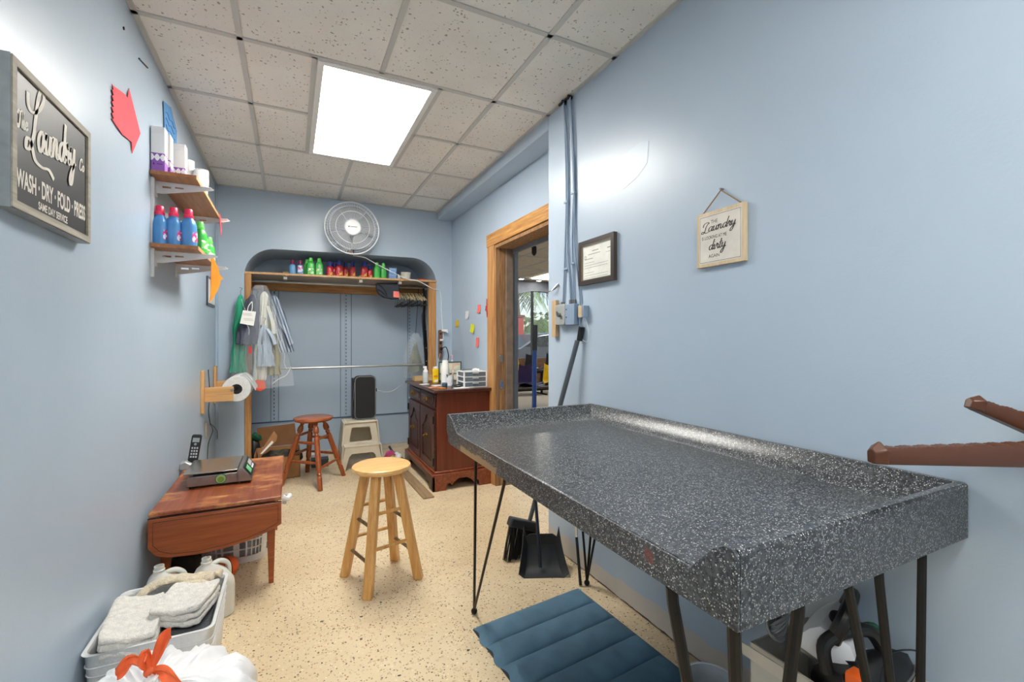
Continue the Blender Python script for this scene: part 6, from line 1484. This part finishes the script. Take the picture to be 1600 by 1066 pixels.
B().tube([(1.930, 1.989, 1.205), (1.885, 2.066, .90), (1.815, 2.186, .42), (1.783, 2.241, .20)], [.013, .013, .0125, .012], 12).build('handle', plain('grey_broom_pole', (92, 98, 104), .4, .3), br)
B().tube([(1.956-.013, 1.968, 1.275), (1.941, 1.985, 1.205)], .0165, 14).build('grip', M_BLACK, br)
B().sph((1.938, 1.972, 1.262), .009).build('hang_hole', M_WHITEP, br)
B().box((1.66, 2.24, .15), (1.84, 2.29, .20), Matrix.Rotation(.35, 3, 'Y')).build('head', M_DP, br, .008)
b = B(); R = random.Random(2)
for k in range(240):
    u = R.random(); v = R.random(); x = 1.67+.17*u; z_ = .18+.06*(.5-u); y = 2.25+.035*v
    b.tube([(x, y, z_), (x-.015+.03*(u-.5)-.02, y-.03+.02*v+R.uniform(-.01, .01), .006)], .0016, 4)
b.build('bristles', M('black_bristles', (24, 24, 26), .7), br)
o = B().tube([(1.875, 1.93, .42), (1.868, 1.905, .22)], .0065, 8).build('extension_pole', M_CHROME); tag(o, 'thin pole with silver and black sections standing by the far table legs', 'pole')
B().tube([(1.868, 1.905, .22), (1.857, 1.855, .006)], .0075, 8).build('lower_section', M_BLACK, o); B().tube([(1.875, 1.93, .42), (1.89, 1.99, .75)], .006, 8).build('upper_section', M_CHROME, o)

mt = thing('floor_mat', 'quilted teal blue padded mat lying on the floor under the counter', 'mat', (1.56, 1.4, 0))
def mat_f(u, v):
    # v runs from the far edge to the near edge
    A = Vector((1.262, 1.772, 0)); Bq = Vector((1.833, 1.838, 0)); Cq = Vector((1.87, 1.05, 0)); D = Vector((1.30, 1.0, 0))
    p = A.lerp(Bq, u).lerp(D.lerp(Cq, u), v)
    ch = abs(math.sin(v*PI*6)); wr = .003*math.sin(u*23+v*31)+.002*math.sin(u*47-v*19)
    e = min(u, 1-u)*18; e = min(1, e); ev = min(1, min(v, 1-v)*30)
    p.x += .010*math.sin(v*PI*12)*(1-u)**6*1.0
    p.z = .004+(.020*ch**.55+wr*ch)*e*ev+.003*e
    return p
B().grid(mat_f, 70, 150, None).build('padded_top', plain('teal_canvas', (80, 114, 136), .75, var=.16, nscale=7, bump=.35, bscale=90), mt)
b = B(); b.prism([(1.262, 1.772), (1.833, 1.838), (1.87, 1.05), (1.30, 1.0)], (0, 0, .0), (1, 0, 0), (0, 1, 0), (0, 0, .004)); b.build('underside', M('dark_mat_backing', (34, 44, 54), .8), mt)
boxo('brand_patch', (1.775, 1.80, .0165), (1.825, 1.808, .0175), M('pale_stitching', (110, 150, 176), .8), mt)

bk = thing('bucket', 'white plastic bucket behind the near left table leg', 'bucket', (1.69, .955, 0))
B().lathe((1.69, .945, 0), [(0, 0), (.062, 0), (.072, .19), (.076, .195), (.076, .205), (.070, .205), (.060, .006), (0, .006)], 36).build('body', M('grey_white_bucket', (198, 202, 206), .4), bk)
B().tube([(1.69+.077*math.cos(a), .945+.077*math.sin(a), .203) for a in [2*PI*k/36 for k in range(36)]], .005, 6, True).build('rim', M_WHITEP, bk)
B().tube(cr([(1.613, .945, .198), (1.625, .89, .15), (1.69, .862, .13), (1.755, .89, .15), (1.767, .945, .198)], 6), .0025, 6).build('bail_handle', M_STEEL, bk)
wbn = thing('storage_box', 'white box under the counter filled with irons and cords', 'box', (1.82, .68, 0))
M_WB = M('off_white_box', (206, 202, 192), .5)
x0, x1, y0, y1, h = 1.695, 1.945, .52, .82, .395
boxo('bottom', (x0, y0, .001), (x1, y1, .006), M_WB, wbn)
boxo('side_wall', (x0, y0, .001), (x0+.005, y1, h), M_WB, wbn); boxo('side_wall', (x1-.005, y0, .001), (x1, y1, h), M_WB, wbn)
boxo('end_wall', (x0, y0, .001), (x1, y0+.005, h), M_WB, wbn); boxo('end_wall', (x0, y1-.005, .001), (x1, y1, h), M_WB, wbn)
B().prism([(y1, h-.002), (y1-.10, h-.002), (y1-.14, h+.0), (y1-.13, h+.035), (y1-.02, h+.03)], (x0-.0, 0, 0), (0, 1, 0), (-.15, 0, 1), (.004, 0, 0)).build('torn_flap', M_WB, wbn)
def iron(loc, rz, tilt, lab, body_m, s_=1.0):
    t = thing('clothes_iron', lab, 'iron', (0, 0, 0))
    sole = [(.0, .13)]+[(.055*math.sin(q*PI/2), .13-.22*q**1.4) for q in [i/8 for i in range(1, 9)]]
    out = sole+[(-x, y) for x, y in sole[::-1][:-1]]
    B().prism(out, (0, 0, 0), (1, 0, 0), (0, 1, 0), (0, 0, .006)).build('soleplate', M_STEEL, t)
    R = []
    for z_, k, dy in ((.006, .97, 0), (.03, .95, 0), (.055, .75, -.01), (.065, .5, -.02)): R.append([(x*k, y*k+dy, z_) for x, y in out])
    B().rings(R).build('body', body_m, t)
    B().tube(cr([(0, .07, .05), (0, .055, .10), (0, 0, .118), (0, -.06, .112), (0, -.075, .06)], 6), .014, 10).build('handle', M_BLACK, t)
    B().cyl((0, -.01, .062), (0, -.01, .072), .022, seg=20).build('dial', M_BLACK, t)
    t.location = loc; t.rotation_euler = (tilt[0], tilt[1], rz); t.scale = (s_,)*3; return t
iron((1.84, .70, .43), -1.2, (.15, .35), 'black and white clothes iron lying on its side nearest the wall in the box', M_WHITEP, 1.15)
iron((1.81, .60, .38), -1.9, (.25, -.2), 'black and grey clothes iron in front of the other iron in the box', M_BLACK, 1.1)
b = B()
for k in range(7):
    b.tube([(1.755+.026*math.cos(a)+.003*k, .79+.02*math.sin(a), .430+.022*math.sin(a+k*.5)+.003*k) for a in [2*PI*i/18 for i in range(18)]], .0033, 6, True)
b.tube(cr([(1.77, .80, .43), (1.79, .76, .48), (1.775, .72, .465), (1.76, .75, .40)], 6), .0033, 6)
o = b.build('coiled_cord', M('grey_cord', (150, 152, 152), .5)); tag(o, 'coiled grey cord on top of the box of irons', 'cord')
o = B().tube(cr([(1.77, .66, .36), (1.80, .645, .44), (1.84, .63, .50), (1.875, .61, .50), (1.885, .60, .44), (1.88, .59, .36)], 8), .0075, 10).build('green_hose', M('dark_green_rubber', (24, 88, 62), .4)); tag(o, 'dark green hose looping over the clothes irons', 'hose')
o = rb(1.715, 1.755, .565, .60, .34, .455, .006, 'y').build('orange_tool', M('orange_plastic', (244, 104, 34), .4), bevel=.003); tag(o, 'bright orange plastic tool sticking out of the box of irons', 'tool')
B().box((1.72, .563, .40), (1.75, .566, .44)).build('tool_grip', M('dark_orange_plastic', (206, 78, 24), .5), o)
o = B().tube(cr([(1.75, .55, .41), (1.80, .555, .49), (1.90, .54, .48), (1.925, .55, .43), (1.90, .56, .38)], 6), .002, 6).build('thin_black_wire', M_BLACK); tag(o, 'thin black wire bowing over the box of irons', 'wire')
o = B(); 
def clb(u, v):
    a = u*2*PI; r = (.012+.105*math.sin(v*PI*.62)**.8)*(1+.07*math.sin(a*7+v*6)+.04*math.sin(a*13)); return Vector((1.572+r*math.cos(a)*1.0, .755+r*math.sin(a)*.95, .31-.31*v+.008*math.sin(a*5)*v*(1-v)*4))
o.rings([[clb(i/48, j/26) for i in range(48)] for j in range(27)]); o = o.build('clear_bag', clear_plastic('grey_clear_bag', (196, 200, 202), .6, .2)); tag(o, 'crumpled clear plastic bag on the floor behind the near table leg', 'bag')
